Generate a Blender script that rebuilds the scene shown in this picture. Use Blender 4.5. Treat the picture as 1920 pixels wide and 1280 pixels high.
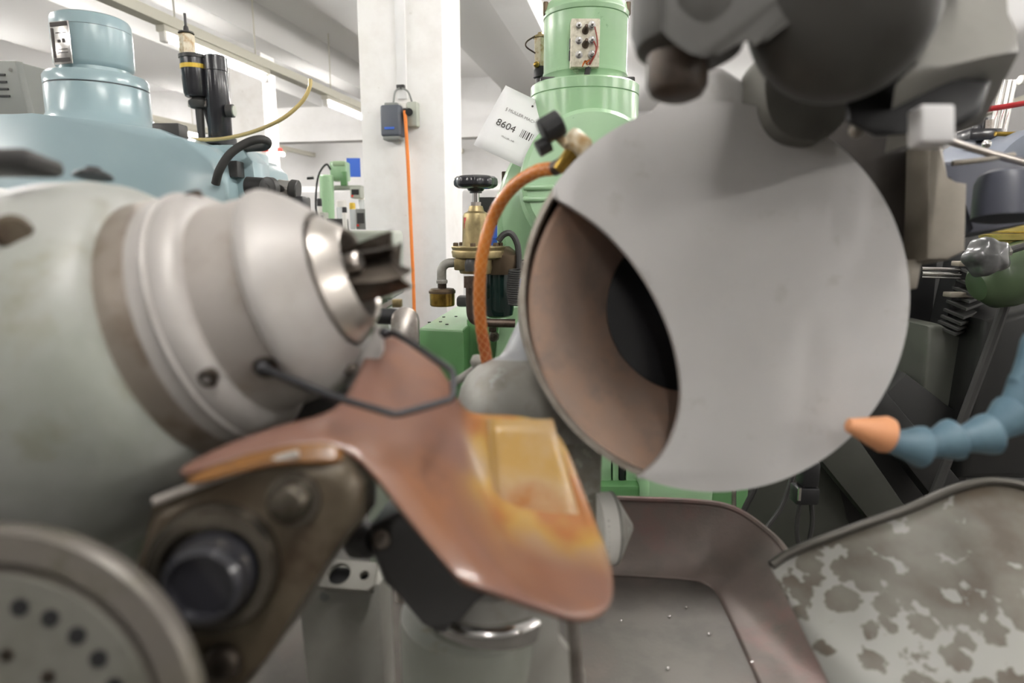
import bpy, bmesh, math, random
from mathutils import Vector, Matrix
random.seed(7)
for _o in list(bpy.data.objects):
    bpy.data.objects.remove(_o)
SC = bpy.context.scene
COL = SC.collection
V = Vector
FPX = 1200.0                       # focal length in pixels of the 1920 x 1280 frame
PITCH = math.atan(210 / FPX)
CAM = V((0, 0, 1.35))
FW = V((0, math.cos(PITCH), -math.sin(PITCH)))
UP = V((0, math.sin(PITCH), math.cos(PITCH)))
RT = V((1, 0, 0))
X, Y, Z = V((1, 0, 0)), V((0, 1, 0)), V((0, 0, 1))

# ------------------------------------------------------------------ camera, world, exposure
cam_data = bpy.data.cameras.new('camera')
cam_data.sensor_width = 36.0
cam_data.lens = 36.0 * FPX / 1920.0
cam_data.clip_start = 0.01
cam_data.dof.use_dof = True
cam_data.dof.focus_distance = 1.45
cam_data.dof.aperture_fstop = 4.4
cam = bpy.data.objects.new('camera', cam_data)
COL.objects.link(cam)
cam.location = CAM
cam.rotation_euler = (math.pi / 2 - PITCH, 0, 0)
SC.camera = cam
world = bpy.data.worlds.new('world')
SC.world = world
world.use_nodes = True
world.node_tree.nodes['Background'].inputs[0].default_value = (1, 1, 1, 1)
world.node_tree.nodes['Background'].inputs[1].default_value = 0.05
SC.view_settings.view_transform = 'Standard'
SC.view_settings.look = 'None'
SC.view_settings.gamma = 1.0
SC.view_settings.use_curve_mapping = False
SC.view_settings.exposure = 1.48
TUBE_POWER = 40.0

# ------------------------------------------------------------------ coordinates
def P(px, py, d):
    """point seen at photo pixel (px, py), d metres in front of the camera"""
    return CAM + FW * d + RT * ((px - 960) / FPX * d) + UP * ((640 - py) / FPX * d)
def A(px, py, yw):
    """point seen at a pixel, on the upright plane y = yw"""
    r = FW + RT * ((px - 960) / FPX) + UP * ((640 - py) / FPX)
    return CAM + r * (yw / r.y)
def onz(px, py, z):
    r = FW + RT * ((px - 960) / FPX) + UP * ((640 - py) / FPX)
    return CAM + r * ((z - CAM.z) / r.z)
def s(px, d):
    return px * d / FPX
YAW = math.radians(11)
RU = V((math.cos(YAW), -math.sin(YAW), 0))
RV = V((math.sin(YAW), math.cos(YAW), 0))
def room(u, v, z):
    return RU * u + RV * v + Z * z

# ------------------------------------------------------------------ materials
def lin(c):
    out = []
    for v in c[:3]:
        v = v / 255.0
        out.append(v / 12.92 if v <= 0.04045 else ((v + 0.055) / 1.055) ** 2.4)
    return (*out, 1.0)
MATS = {}
def mat(name, col, rough=0.5, metal=0.0, col2=None, scale=8.0, lo=0.45, hi=0.65, bump=0.0, bscale=80.0, coat=0.0,
        trans=0.0, alpha=1.0, emit=0.0, col3=None, scale3=25.0, lo3=0.55, hi3=0.7, ior=1.45, stretch=None, sub=0.0, spec=0.5):
    m = bpy.data.materials.new(name)
    m.use_nodes = True
    nt = m.node_tree
    b = nt.nodes['Principled BSDF']
    b.inputs['Base Color'].default_value = lin(col)
    b.inputs['Roughness'].default_value = rough
    b.inputs['Metallic'].default_value = metal
    b.inputs['IOR'].default_value = ior
    b.inputs['Coat Weight'].default_value = coat
    b.inputs['Coat Roughness'].default_value = 0.15
    b.inputs['Transmission Weight'].default_value = trans
    b.inputs['Alpha'].default_value = alpha
    b.inputs['Specular IOR Level'].default_value = spec
    if sub:
        b.inputs['Subsurface Weight'].default_value = sub
        b.inputs['Subsurface Radius'].default_value = (0.01, 0.005, 0.002)
    if emit:
        b.inputs['Emission Color'].default_value = lin(col)
        b.inputs['Emission Strength'].default_value = emit
    if col2 or bump:
        tc = nt.nodes.new('ShaderNodeTexCoord')
        mp = nt.nodes.new('ShaderNodeMapping')
        if stretch:
            mp.inputs['Scale'].default_value = stretch
        nt.links.new(tc.outputs['Object'], mp.inputs[0])
        src = mp.outputs[0]
    if col2:
        def layer(sc, l, h, ca_socket, ca, cb, det):
            n = nt.nodes.new('ShaderNodeTexNoise')
            n.inputs['Scale'].default_value = sc
            n.inputs['Detail'].default_value = det
            n.inputs['Roughness'].default_value = 0.6
            nt.links.new(src, n.inputs['Vector'])
            r = nt.nodes.new('ShaderNodeValToRGB')
            r.color_ramp.elements[0].position = l
            r.color_ramp.elements[1].position = h
            nt.links.new(n.outputs[0], r.inputs[0])
            mx = nt.nodes.new('ShaderNodeMix')
            mx.data_type = 'RGBA'
            nt.links.new(r.outputs[0], mx.inputs[0])
            if ca_socket:
                nt.links.new(ca_socket, mx.inputs[6])
            else:
                mx.inputs[6].default_value = lin(ca)
            mx.inputs[7].default_value = lin(cb)
            return mx.outputs[2]
        o = layer(scale, lo, hi, None, col, col2, 5)
        if col3:
            o = layer(scale3, lo3, hi3, o, None, col3, 6)
        nt.links.new(o, b.inputs['Base Color'])
    if bump:
        n = nt.nodes.new('ShaderNodeTexNoise')
        n.inputs['Scale'].default_value = bscale
        n.inputs['Detail'].default_value = 4
        nt.links.new(src, n.inputs['Vector'])
        bp = nt.nodes.new('ShaderNodeBump')
        bp.inputs['Strength'].default_value = bump
        bp.inputs['Distance'].default_value = 0.002
        nt.links.new(n.outputs[0], bp.inputs['Height'])
        nt.links.new(bp.outputs[0], b.inputs['Normal'])
    MATS[name] = m
    return m

M = MATS
mat('wall_white', (238, 237, 236), 0.8, col2=(229, 228, 226), scale=1.5)
mat('pillar_white', (240, 238, 235), 0.7, col2=(233, 230, 226), scale=6, col3=(215, 211, 204), scale3=18, lo3=0.68, hi3=0.76)
mat('ceiling_white', (240, 239, 238), 0.9)
mat('beam_grey', (216, 215, 213), 0.9)
mat('concrete', (92, 89, 84), 0.7, col2=(76, 73, 69), scale=2)
mat('rail_beige', (205, 202, 188), 0.6)
mat('tube_light', (255, 252, 249), 0.5, emit=TUBE_POWER)
mat('blue_paint', (146, 168, 174), 0.28, col2=(151, 173, 178), scale=3, coat=0.3)
mat('green_paint', (154, 190, 150), 0.3, col2=(148, 184, 144), scale=4, coat=0.3, col3=(110, 150, 110), scale3=30, lo3=0.66, hi3=0.75)
mat('green_deep', (92, 138, 88), 0.35, col2=(84, 128, 80), scale=6, coat=0.2)
mat('green_pale', (150, 176, 140), 0.5)
mat('panel_grey', (176, 180, 168), 0.5, col2=(168, 172, 160), scale=4)
mat('box_grey', (134, 136, 132), 0.5)
mat('black', (32, 32, 33), 0.4)
mat('black_gloss', (40, 40, 44), 0.2, coat=0.4)
mat('black_rubber', (48, 47, 46), 0.6, bump=0.2)
mat('dark_grey', (62, 61, 60), 0.45)
mat('chrome', (205, 203, 200), 0.18, 1.0)
mat('steel', (178, 172, 166), 0.3, 1.0, col2=(150, 142, 134), scale=30)
mat('steel_dark', (98, 90, 82), 0.35, 0.9, col2=(66, 60, 54), scale=60)
mat('brass_dull', (168, 152, 112), 0.4, 0.75, col2=(130, 116, 84), scale=30)
mat('brass', (178, 148, 70), 0.28, 0.95, col2=(120, 96, 46), scale=18)
mat('brass_dark', (96, 82, 66), 0.45, 0.8)
mat('bronze_pipe', (92, 80, 72), 0.4, 0.8, col2=(70, 58, 50), scale=40)
mat('orange_cable', (240, 138, 60), 0.5)
mat('tube_yellow', (196, 176, 120), 0.25)
mat('glass', (230, 240, 236), 0.05, trans=1.0)
mat('bowl_dark', (20, 38, 34), 0.12, coat=0.5)
mat('paper', (236, 236, 236), 0.7)
mat('ink', (84, 80, 78), 0.8)
mat('ink_light', (150, 147, 145), 0.8)
mat('ceramic', (214, 208, 190), 0.5, col2=(180, 172, 150), scale=80)
mat('copper', (190, 110, 60), 0.35, 0.8)
mat('red_wire', (150, 70, 60), 0.5)
mat('blue_sign', (62, 104, 200), 0.6)
mat('red_sign', (226, 60, 48), 0.6)
mat('grey_blue', (116, 121, 132), 0.35)
mat('head_grey', (78, 80, 90), 0.4)
mat('olive_green', (70, 86, 60), 0.4, coat=0.2)
mat('clear_plastic', (215, 222, 222), 0.15, alpha=0.45)
mat('white_plastic', (226, 224, 218), 0.5)
mat('headstock_paint', (150, 151, 146), 0.42, col2=(131, 134, 126), scale=9, col3=(112, 108, 86), scale3=13, lo3=0.57, hi3=0.74, bump=0.05)
mat('ring_bare', (170, 164, 158), 0.42, 0.35, col2=(154, 146, 138), scale=22, col3=(150, 138, 120), scale3=40, lo3=0.6, hi3=0.75)
mat('ring_brown', (158, 148, 138), 0.4, 0.6, col2=(126, 112, 98), scale=24)
mat('ring_grey', (162, 158, 154), 0.45, 0.15, col2=(150, 145, 140), scale=16)
mat('collet_steel', (196, 190, 183), 0.3, 0.9)
mat('disc_grey', (98, 93, 87), 0.42, 0.3, col2=(100, 95, 86), scale=20, col3=(80, 77, 66), scale3=40)
mat('disc_face', (102, 101, 94), 0.5, 0.1, col2=(90, 89, 81), scale=30)
mat('greasy_arm', (68, 57, 43), 0.35, 0.3, col2=(92, 84, 70), scale=14, lo=0.4, hi=0.62, col3=(54, 40, 27), scale3=26, lo3=0.5, hi3=0.66)
mat('shield_copper', (114, 84, 73), 0.28, 0.0, col2=(126, 86, 62), scale=9, lo=0.42, hi=0.64, col3=(92, 68, 61), scale3=20, lo3=0.55, hi3=0.75, sub=0.0, coat=0.25)
mat('shield_amber', (164, 130, 70), 0.3, 0.0, col2=(170, 146, 114), scale=14, lo=0.4, hi=0.58, col3=(150, 100, 52), scale3=12, lo3=0.5, hi3=0.62, coat=0.25)
mat('amber_dark', (116, 78, 36), 0.3, col2=(84, 56, 32), scale=30, coat=0.2)
mat('cover_grey', (92, 94, 87), 0.35, col2=(86, 88, 81), scale=6, coat=0.2)
mat('wire_dark', (58, 58, 60), 0.35, 0.6)
mat('guard_cast', (190, 188, 186), 0.5, 0.1, col2=(195, 193, 191), scale=10, col3=(180, 178, 174), scale3=40, lo3=0.6, hi3=0.72, bump=0.08, bscale=260)
mat('guard_rim', (158, 151, 141), 0.4, 0.4, col2=(130, 121, 110), scale=40)
mat('abrasive', (152, 132, 120), 0.85, col2=(166, 134, 114), scale=14, lo=0.4, hi=0.65, col3=(138, 122, 112), scale3=30, lo3=0.5, hi3=0.7, bump=0.4, bscale=900)
mat('hub_black', (30, 31, 33), 0.25, coat=0.3)
mat('arm_wing', (128, 126, 120), 0.45, col2=(118, 116, 110), scale=10)
mat('neck_cast', (96, 94, 88), 0.5, col2=(84, 82, 76), scale=12)
mat('arm_cast', (70, 69, 65), 0.5, col2=(62, 60, 56), scale=12, bump=0.05)
mat('arm_brown', (82, 70, 60), 0.45, 0.2, col2=(64, 55, 47), scale=30)
mat('cast_grey', (150, 148, 142), 0.5, 0.2, col2=(128, 124, 116), scale=26, col3=(170, 172, 168), scale3=34, lo3=0.6, hi3=0.72)
mat('cast_blue_grey', (168, 172, 176), 0.4, 0.1)
mat('worn_paint', (150, 148, 138), 0.5, 0.1, col2=(122, 114, 102), scale=36, col3=(178, 178, 168), scale3=50, lo3=0.58, hi3=0.64)
mat('dial_white', (216, 214, 208), 0.45)
mat('column_paint', (138, 140, 131), 0.42, col2=(148, 148, 140), scale=16, col3=(112, 101, 76), scale3=22, lo3=0.64, hi3=0.74)
mat('plate_grey', (150, 148, 141), 0.5, col2=(144, 141, 134), scale=30)
mat('pan_metal', (96, 91, 86), 0.42, 0.35, col2=(82, 78, 74), scale=18, col3=(108, 98, 92), scale3=9, lo3=0.52, hi3=0.7, bump=0.15, bscale=400)
mat('pan_wall', (112, 100, 94), 0.42, 0.3, col2=(98, 91, 85), scale=14, col3=(124, 96, 91), scale3=10, lo3=0.5, hi3=0.66, bump=0.15, bscale=400)
mat('tray_rim', (70, 67, 61), 0.4, 0.5)
mat('nozzle_orange', (214, 150, 106), 0.5)
mat('hose_blue', (82, 108, 122), 0.5, col2=(92, 118, 130), scale=40)
mat('dark_machine', (36, 36, 35), 0.45, col2=(30, 30, 29), scale=5)
mat('dark_olive', (60, 61, 55), 0.4, col2=(54, 55, 49), scale=6)
mat('block_brown', (46, 41, 36), 0.5, 0.1, col2=(38, 33, 29), scale=20)
mat('block_beige', (140, 133, 122), 0.45, 0.2, col2=(128, 121, 110), scale=14)
mat('block_white', (204, 203, 202), 0.5)
mat('bellows_black', (58, 58, 56), 0.55)
mat('gold', (202, 184, 110), 0.35, 0.6, col2=(180, 160, 90), scale=40)
mat('red_tube', (166, 40, 44), 0.3)
mat('wrap_grey', (72, 72, 72), 0.3, col2=(92, 92, 92), scale=40, coat=0.5)
mat('label_red', (190, 70, 70), 0.5, col2=(140, 60, 60), scale=200)
mat('yellow', (226, 190, 70), 0.5)
mat('copper_hose', (206, 124, 50), 0.25, col2=(170, 92, 48), scale=6, coat=0.4, sub=0.0)
mat('braid', (214, 164, 108), 0.4)
mat('bolt_metal', (112, 106, 96), 0.25, 0.85, col2=(80, 74, 64), scale=40)
mat('switch_grey', (92, 96, 104), 0.5)
mat('fitting_clear', (206, 196, 170), 0.3, col2=(160, 128, 80), scale=60)

def stained_tray():
    m = mat('tray_stained', (140, 136, 124), 0.5, 0.1, bump=0.06, bscale=300)
    nt = m.node_tree
    b = nt.nodes['Principled BSDF']
    tc = nt.nodes.new('ShaderNodeTexCoord')
    n1 = nt.nodes.new('ShaderNodeTexNoise'); n1.inputs['Scale'].default_value = 9; n1.inputs['Detail'].default_value = 3
    vo = nt.nodes.new('ShaderNodeTexVoronoi'); vo.inputs['Scale'].default_value = 50
    n2 = nt.nodes.new('ShaderNodeTexNoise'); n2.inputs['Scale'].default_value = 130; n2.inputs['Detail'].default_value = 4
    for n in (n1, vo, n2):
        nt.links.new(tc.outputs['Object'], n.inputs['Vector'])
    sep = nt.nodes.new('ShaderNodeSeparateXYZ')
    nt.links.new(tc.outputs['Object'], sep.inputs[0])
    def math_(op, a, bv):
        q = nt.nodes.new('ShaderNodeMath'); q.operation = op
        for i, v in enumerate((a, bv)):
            if isinstance(v, (int, float)):
                q.inputs[i].default_value = v
            else:
                nt.links.new(v, q.inputs[i])
        return q.outputs[0]
    # lichen-like blots: where they leave the bright metal bare, growing to a solid film at the far end
    f = math_('ADD', math_('MULTIPLY', vo.outputs['Distance'], 0.95), math_('MULTIPLY', n2.outputs[0], 0.75))
    f = math_('ADD', f, math_('MULTIPLY', n1.outputs[0], 0.5))
    f = math_('ADD', f, math_('MULTIPLY', sep.outputs[1], -2.6))
    f = math_('ADD', math_('ADD', f, math_('MULTIPLY', sep.outputs[0], -1.6)), -0.33)
    r = nt.nodes.new('ShaderNodeValToRGB')
    r.color_ramp.elements[0].position = 0.86
    r.color_ramp.elements[1].position = 0.93
    nt.links.new(f, r.inputs[0])
    r2 = nt.nodes.new('ShaderNodeValToRGB')
    r2.color_ramp.elements[0].color = lin((80, 71, 60)); r2.color_ramp.elements[0].position = 0.35
    r2.color_ramp.elements[1].color = lin((108, 105, 96)); r2.color_ramp.elements[1].position = 0.65
    n3 = nt.nodes.new('ShaderNodeTexNoise'); n3.inputs['Scale'].default_value = 22; n3.inputs['Detail'].default_value = 6
    nt.links.new(tc.outputs['Object'], n3.inputs['Vector'])
    nt.links.new(n3.outputs[0], r2.inputs[0])
    mx = nt.nodes.new('ShaderNodeMix'); mx.data_type = 'RGBA'
    nt.links.new(r.outputs[0], mx.inputs[0])
    nt.links.new(r2.outputs[0], mx.inputs[6])
    mx.inputs[7].default_value = lin((140, 139, 134))
    nt.links.new(mx.outputs[2], b.inputs['Base Color'])
stained_tray()

# ------------------------------------------------------------------ mesh building
def perp(a):
    a = a.normalized()
    h = Z if abs(a.z) < 0.9 else X
    u = a.cross(h).normalized()
    return u, a.cross(u).normalized()
def catmull(pts, k=8, closed=False):
    n = len(pts)
    out = []
    rng = range(n) if closed else range(n - 1)
    for i in rng:
        if closed:
            p0, p1, p2, p3 = pts[i - 1], pts[i], pts[(i + 1) % n], pts[(i + 2) % n]
        else:
            p0 = pts[i - 1] if i > 0 else pts[0] * 2 - pts[1]
            p1, p2 = pts[i], pts[i + 1]
            p3 = pts[i + 2] if i + 2 < n else pts[-1] * 2 - pts[-2]
        for j in range(k):
            t = j / k
            out.append(0.5 * ((2 * p1) + (p2 - p0) * t + (2 * p0 - 5 * p1 + 4 * p2 - p3) * t * t + (3 * p1 - p0 - 3 * p2 + p3) * t ** 3))
    if not closed:
        out.append(pts[-1].copy())
    return out
WPOS = {}
class B:
    def __init__(self):
        self.bm = bmesh.new()
    def _faces(self, rings, closed_u=True, closed_v=False):
        bm = self.bm
        nr = len(rings)
        for i in range(nr if closed_v else nr - 1):
            a, b = rings[i], rings[(i + 1) % nr]
            if len(a) == 1 and len(b) == 1:
                continue
            n = max(len(a), len(b))
            for j in range(n if closed_u else n - 1):
                k = (j + 1) % n
                if len(a) == 1:
                    vs = (a[0], b[j], b[k])
                elif len(b) == 1:
                    vs = (a[j], b[0], a[k])
                else:
                    vs = (a[j], b[j], b[k], a[k])
                try:
                    bm.faces.new(vs)
                except ValueError:
                    pass
    def lathe(self, p, axis, prof, n=40, cap=True, ref=None, closed=False):
        axis = axis.normalized()
        u, v = perp(axis)
        if ref is not None:
            u = (ref - axis * ref.dot(axis)).normalized()
            v = axis.cross(u)
        rings = []
        for t, r in prof:
            c = p + axis * t
            if r <= 1e-7:
                rings.append([self.bm.verts.new(c)])
            else:
                rings.append([self.bm.verts.new(c + (u * math.cos(2 * math.pi * j / n) + v * math.sin(2 * math.pi * j / n)) * r) for j in range(n)])
        self._faces(rings, True, closed)
        if cap and not closed:
            for q in (rings[0], rings[-1]):
                if len(q) > 2:
                    try:
                        self.bm.faces.new(q)
                    except ValueError:
                        pass
        return self
    def cyl(self, p0, p1, r, r1=None, n=24, ch=0.0, ref=None):
        ax = p1 - p0
        L = ax.length
        r1 = r if r1 is None else r1
        prof = [(0, r), (L, r1)] if not ch else [(0, r - ch), (ch, r), (L - ch, r1), (L, r1 - ch)]
        return self.lathe(p0, ax, prof, n, ref=ref)
    def tube(self, pts, r, n=10, k=6, closed=False, straight=False, rad=None):
        pts = [V(p) for p in pts]
        if not straight:
            m = len(pts)
            pts = catmull(pts, k, closed)
            if rad:
                rr = []
                for i in range(len(pts)):
                    t = i / k
                    a = min(int(t), m - 1); b_ = min(a + 1, m - 1)
                    rr.append(rad[a] + (rad[b_] - rad[a]) * (t - a))
                rad = rr
        nn = len(pts)
        rings = []
        u = None
        for i, p in enumerate(pts):
            if closed:
                t = pts[(i + 1) % nn] - pts[i - 1]
            else:
                t = pts[min(i + 1, nn - 1)] - pts[max(i - 1, 0)]
            t.normalize()
            if u is None:
                u, v = perp(t)
            else:
                u = (u - t * u.dot(t)).normalized()
                v = t.cross(u)
            q = rad[i] if rad else r
            rings.append([self.bm.verts.new(p + (u * math.cos(2 * math.pi * j / n) + v * math.sin(2 * math.pi * j / n)) * q) for j in range(n)])
        self._faces(rings, True, closed)
        if not closed:
            self.bm.faces.new(rings[0]); self.bm.faces.new(rings[-1])
        return self
    def box(self, c, size, ax=(X, Y, Z), bev=0.0, seg=2):
        vs = []
        for i in (-1, 1):
            for j in (-1, 1):
                for k in (-1, 1):
                    vs.append(self.bm.verts.new(c + ax[0] * (i * size[0] / 2) + ax[1] * (j * size[1] / 2) + ax[2] * (k * size[2] / 2)))
        fs = [self.bm.faces.new([vs[i] for i in q]) for q in ((0, 1, 3, 2), (4, 6, 7, 5), (0, 4, 5, 1), (2, 3, 7, 6), (0, 2, 6, 4), (1, 5, 7, 3))]
        if bev:
            es = list({e for f in fs for e in f.edges})
            bmesh.ops.bevel(self.bm, geom=es, offset=bev, segments=seg, profile=0.5, affect='EDGES', clamp_overlap=True)
        return self
    def prism(self, pts, vec, bev=0.0, seg=2):
        n = len(pts)
        a = [self.bm.verts.new(p) for p in pts]
        b = [self.bm.verts.new(p + vec) for p in pts]
        fs = [self.bm.faces.new(a), self.bm.faces.new(b[::-1])]
        for i in range(n):
            fs.append(self.bm.faces.new((a[i], a[(i + 1) % n], b[(i + 1) % n], b[i])))
        if bev:
            es = list({e for e in fs[0].edges} | {e for e in fs[1].edges})
            bmesh.ops.bevel(self.bm, geom=es, offset=bev, segments=seg, profile=0.5, affect='EDGES', clamp_overlap=True)
        return self
    def sphere(self, c, r, n=16, sq=(1, 1, 1)):
        m = Matrix.Translation(c) @ Matrix.Diagonal((r * sq[0], r * sq[1], r * sq[2], 1))
        bmesh.ops.create_uvsphere(self.bm, u_segments=n, v_segments=max(6, n // 2), radius=1, matrix=m)
        return self
    def grid(self, rows, closed_u=False):
        rings = [[self.bm.verts.new(p) for p in r] for r in rows]
        self._faces(rings, closed_u, False)
        return self
    def build(self, name, m, parent=None, ang=35, sub=0, solid=0.0, solid_off=0.0):
        bm = self.bm
        bmesh.ops.remove_doubles(bm, verts=bm.verts, dist=1e-6)
        bmesh.ops.recalc_face_normals(bm, faces=bm.faces)
        lo = V((1e9,) * 3); hi = V((-1e9,) * 3)
        for v in bm.verts:
            for i in range(3):
                lo[i] = min(lo[i], v.co[i]); hi[i] = max(hi[i], v.co[i])
        c = (lo + hi) / 2
        bmesh.ops.translate(bm, verts=bm.verts, vec=-c)
        me = bpy.data.meshes.new(name)
        bm.to_mesh(me); bm.free()
        me.materials.append(M[m] if isinstance(m, str) else m)
        me.polygons.foreach_set('use_smooth', [True] * len(me.polygons))
        me.set_sharp_from_angle(angle=math.radians(ang))
        o = bpy.data.objects.new(name, me)
        COL.objects.link(o)
        if sub:
            md = o.modifiers.new('subdivision', 'SUBSURF'); md.levels = sub; md.render_levels = sub
        if solid:
            md = o.modifiers.new('thickness', 'SOLIDIFY'); md.thickness = solid; md.offset = solid_off
        place(o, c, parent)
        return o
def place(o, c, parent):
    WPOS[o.name] = c.copy()
    if parent:
        o.parent = parent
        o.location = c - WPOS[parent.name]
    else:
        o.location = c
def copy_at(o, c, parent):
    q = o.copy()
    COL.objects.link(q)
    place(q, c, parent)
    return q
ROOTS = []
def thing(name, label, cat, group=None):
    o = bpy.data.objects.new(name, None)
    o.empty_display_size = 0.02
    COL.objects.link(o)
    WPOS[o.name] = V((0, 0, 0))
    tag(o, label, cat, group)
    ROOTS.append(o)
    return o
def tag(o, label, cat=None, group=None, kind=None):
    o['label'] = label
    if cat: o['category'] = cat
    if group: o['group'] = group
    if kind: o['kind'] = kind
    return o
def struct(o, label=None):
    o['kind'] = 'structure'
    if label: o['label'] = label
    return o
def settle():
    """put every Empty at the base of its thing"""
    for r in ROOTS:
        lo = V((1e9,) * 3); hi = V((-1e9,) * 3)
        for ch in r.children:
            if ch.type != 'MESH':
                continue
            for q in ch.bound_box:
                p = V(q) + WPOS[ch.name]
                for i in range(3):
                    lo[i] = min(lo[i], p[i]); hi[i] = max(hi[i], p[i])
        base = V(((lo.x + hi.x) / 2, (lo.y + hi.y) / 2, lo.z))
        r.location = base
        for ch in r.children:
            ch.location = ch.location - base
def text(body, size, c, ax, m, parent, name='lettering'):
    cu = bpy.data.curves.new(name, 'FONT')
    cu.body = body; cu.size = size; cu.align_x = 'CENTER'; cu.align_y = 'CENTER'; cu.extrude = 0.0002
    cu.materials.append(M[m])
    tmp = bpy.data.objects.new('tmp', cu)
    COL.objects.link(tmp)
    me = bpy.data.meshes.new_from_object(tmp.evaluated_get(bpy.context.evaluated_depsgraph_get()))
    bpy.data.objects.remove(tmp)
    o = bpy.data.objects.new(name, me)
    COL.objects.link(o)
    x, y = ax
    z = x.cross(y)
    rot = Matrix((x, y, z)).transposed()
    WPOS[o.name] = c
    o.parent = parent
    o.rotation_euler = rot.to_euler()
    o.location = c - WPOS[parent.name]
    return o

# ================================================================== THE ROOM
HC = 3.4
def rbox(u0, u1, v0, v1, z0, z1, bev=0.0):
    return B().box(room((u0 + u1) / 2, (v0 + v1) / 2, (z0 + z1) / 2), (u1 - u0, v1 - v0, z1 - z0), (RU, RV, Z), bev)
UL, UR_, VB, VF = -9.5, 6.5, -8.0, 12.0
struct(rbox(UL, UR_, VB, VF, -0.1, 0.0).build('floor', 'concrete'), 'grey concrete hall floor')
struct(rbox(UL, UR_, VB, VF, HC, HC + 0.1).build('ceiling', 'ceiling_white'), 'white hall ceiling')
struct(rbox(UL, UR_, VF, VF + 0.1, 0, HC).build('wall_back', 'wall_white'), 'white far wall of the hall')
struct(rbox(UL, UR_, VB - 0.1, VB, 0, HC).build('wall_front', 'wall_white'), 'white wall behind the viewer')
struct(rbox(UL - 0.1, UL, VB, VF, 0, HC).build('wall_left', 'wall_white'), 'white wall at the left end')
struct(rbox(UR_, UR_ + 0.1, VB, VF, 0, HC).build('wall_right', 'wall_white'), 'white wall at the right end')
struct(rbox(-3.78, -3.5, VB, VF, 3.1, HC).build('trim_1', 'beam_grey'), 'narrow grey ceiling beam')
struct(rbox(-5.9, -4.55, VB, VF, 3.1, HC).build('trim_2', 'beam_grey'), 'wide grey ceiling beam')
struct(rbox(-1.78, -1.19, VB, VF, 3.12, HC).build('trim_3', 'beam_grey'), 'grey ceiling beam above the pillar')
struct(rbox(-1.06, -0.80, 2.0, VF, 2.90, 3.1).build('trim_4', 'wall_white'), 'white ceiling duct')
struct(rbox(-7.5, -1.9, 9.0, 9.25, 2.62, HC).build('trim_5', 'wall_white'), 'white cross beam')
struct(rbox(-7.5, -1.9, 10.8, 10.9, 2.0, 2.1).build('trim_6', 'wall_white'), 'pale wall rail')

def lamp_row(u, zr, vs, where):
    rail = thing('lamp_rail', 'long beige lamp rail ' + where, 'rail')
    rbox(u - 0.05, u + 0.05, VB, VF, zr, zr + 0.07).build('channel', 'rail_beige', rail)
    for k, v in enumerate(vs):
        t = thing('fluorescent_lamp', LAMP_LABEL.get((u, k), 'fluorescent tube lamp, %s of the row on the rail %s' % (ORD[k], where)), 'lamp', 'fluorescent lamps under the ceiling')
        rbox(u - 0.035, u + 0.035, v - 0.66, v + 0.66, zr - 0.045, zr, 0.004).build('housing', 'rail_beige', t)
        B().cyl(room(u, v - 0.6, zr - 0.075), room(u, v + 0.6, zr - 0.075), 0.026, n=12).build('tube', 'tube_light', t)
        for e in (-0.625, 0.625):
            rbox(u - 0.02, u + 0.02, v + e - 0.025, v + e + 0.025, zr - 0.11, zr - 0.04, 0.004).build('end_socket', 'white_plastic', t)
        for e in (-0.5, 0.5):
            B().cyl(room(u, v + e, zr + 0.07), room(u, v + e, HC), 0.006, n=6).build('hanger_rod', 'rail_beige', rail)
LAMP_LABEL = {(-3.3, 3): 'lit fluorescent tube passing behind the black lubricator canister', (-3.3, 4): 'lit fluorescent tube running up to the white pillar', (-6.3, 4): 'lit fluorescent tube far back near the red notices'}
ORD = ['first', 'second', 'third', 'fourth', 'fifth', 'sixth', 'seventh']
lamp_row(-3.3, 2.75, [-2.35, 0.05, 2.45, 4.85, 7.25, 9.65], 'beside the narrow beam')
lamp_row(-6.3, 2.75, [-1.0, 2.0, 5.0, 8.0, 10.3], 'beyond the wide beam')
lamp_row(0.35, 2.75, [-2.35, 0.05, 2.45, 4.85, 7.25, 9.65], 'above the grinding machine')
lamp_row(4.2, 2.75, [-2.35, 0.05, 2.45, 4.85, 7.25], 'near the dark machine')

# pillar with a trunking, socket box and the orange cable
PV = 3.5
def on_pillar(px, py, off=0.0):
    r = FW + RT * ((px - 960) / FPX) + UP * ((640 - py) / FPX)
    return CAM + r * ((PV - off) / r.dot(RV))
pl, pr = on_pillar(685, 430).dot(RU), on_pillar(836, 430).dot(RU)
p = rbox(pl, pr, PV, PV + 0.36, 0, HC, 0.006).build('column_1', 'pillar_white')
struct(p, 'white square pillar in the middle of the hall')
B().box((on_pillar(752, 75) + Z * 0.12), (0.055, 0.03, 0.85), (RU, RV, Z), 0.004).build('trunking', 'wall_white', p)
far = rbox(-4.55, -4.155, 6.83, 7.1, 0, HC).build('column_2', 'pillar_white')
struct(far, 'white pillar farther back carrying red notices')
def ray_to(px, py, axis_, val):
    r = FW + RT * ((px - 960) / FPX) + UP * ((640 - py) / FPX)
    return CAM + r * (val / r.dot(axis_))
tag(B().box(ray_to(497, 280, RV, 6.828), (0.085, 0.006, 0.05), (RU, RV, Z), 0.002).build('notice', 'red_sign'), 'small red notice on the front face of the far pillar', 'sign', 'red notices')
tag(B().box(ray_to(525, 281, RU, -4.153), (0.006, 0.10, 0.045), (RU, RV, Z), 0.002).build('notice', 'red_sign'), 'small red notice on the side face of the far pillar', 'sign', 'red notices')

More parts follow.
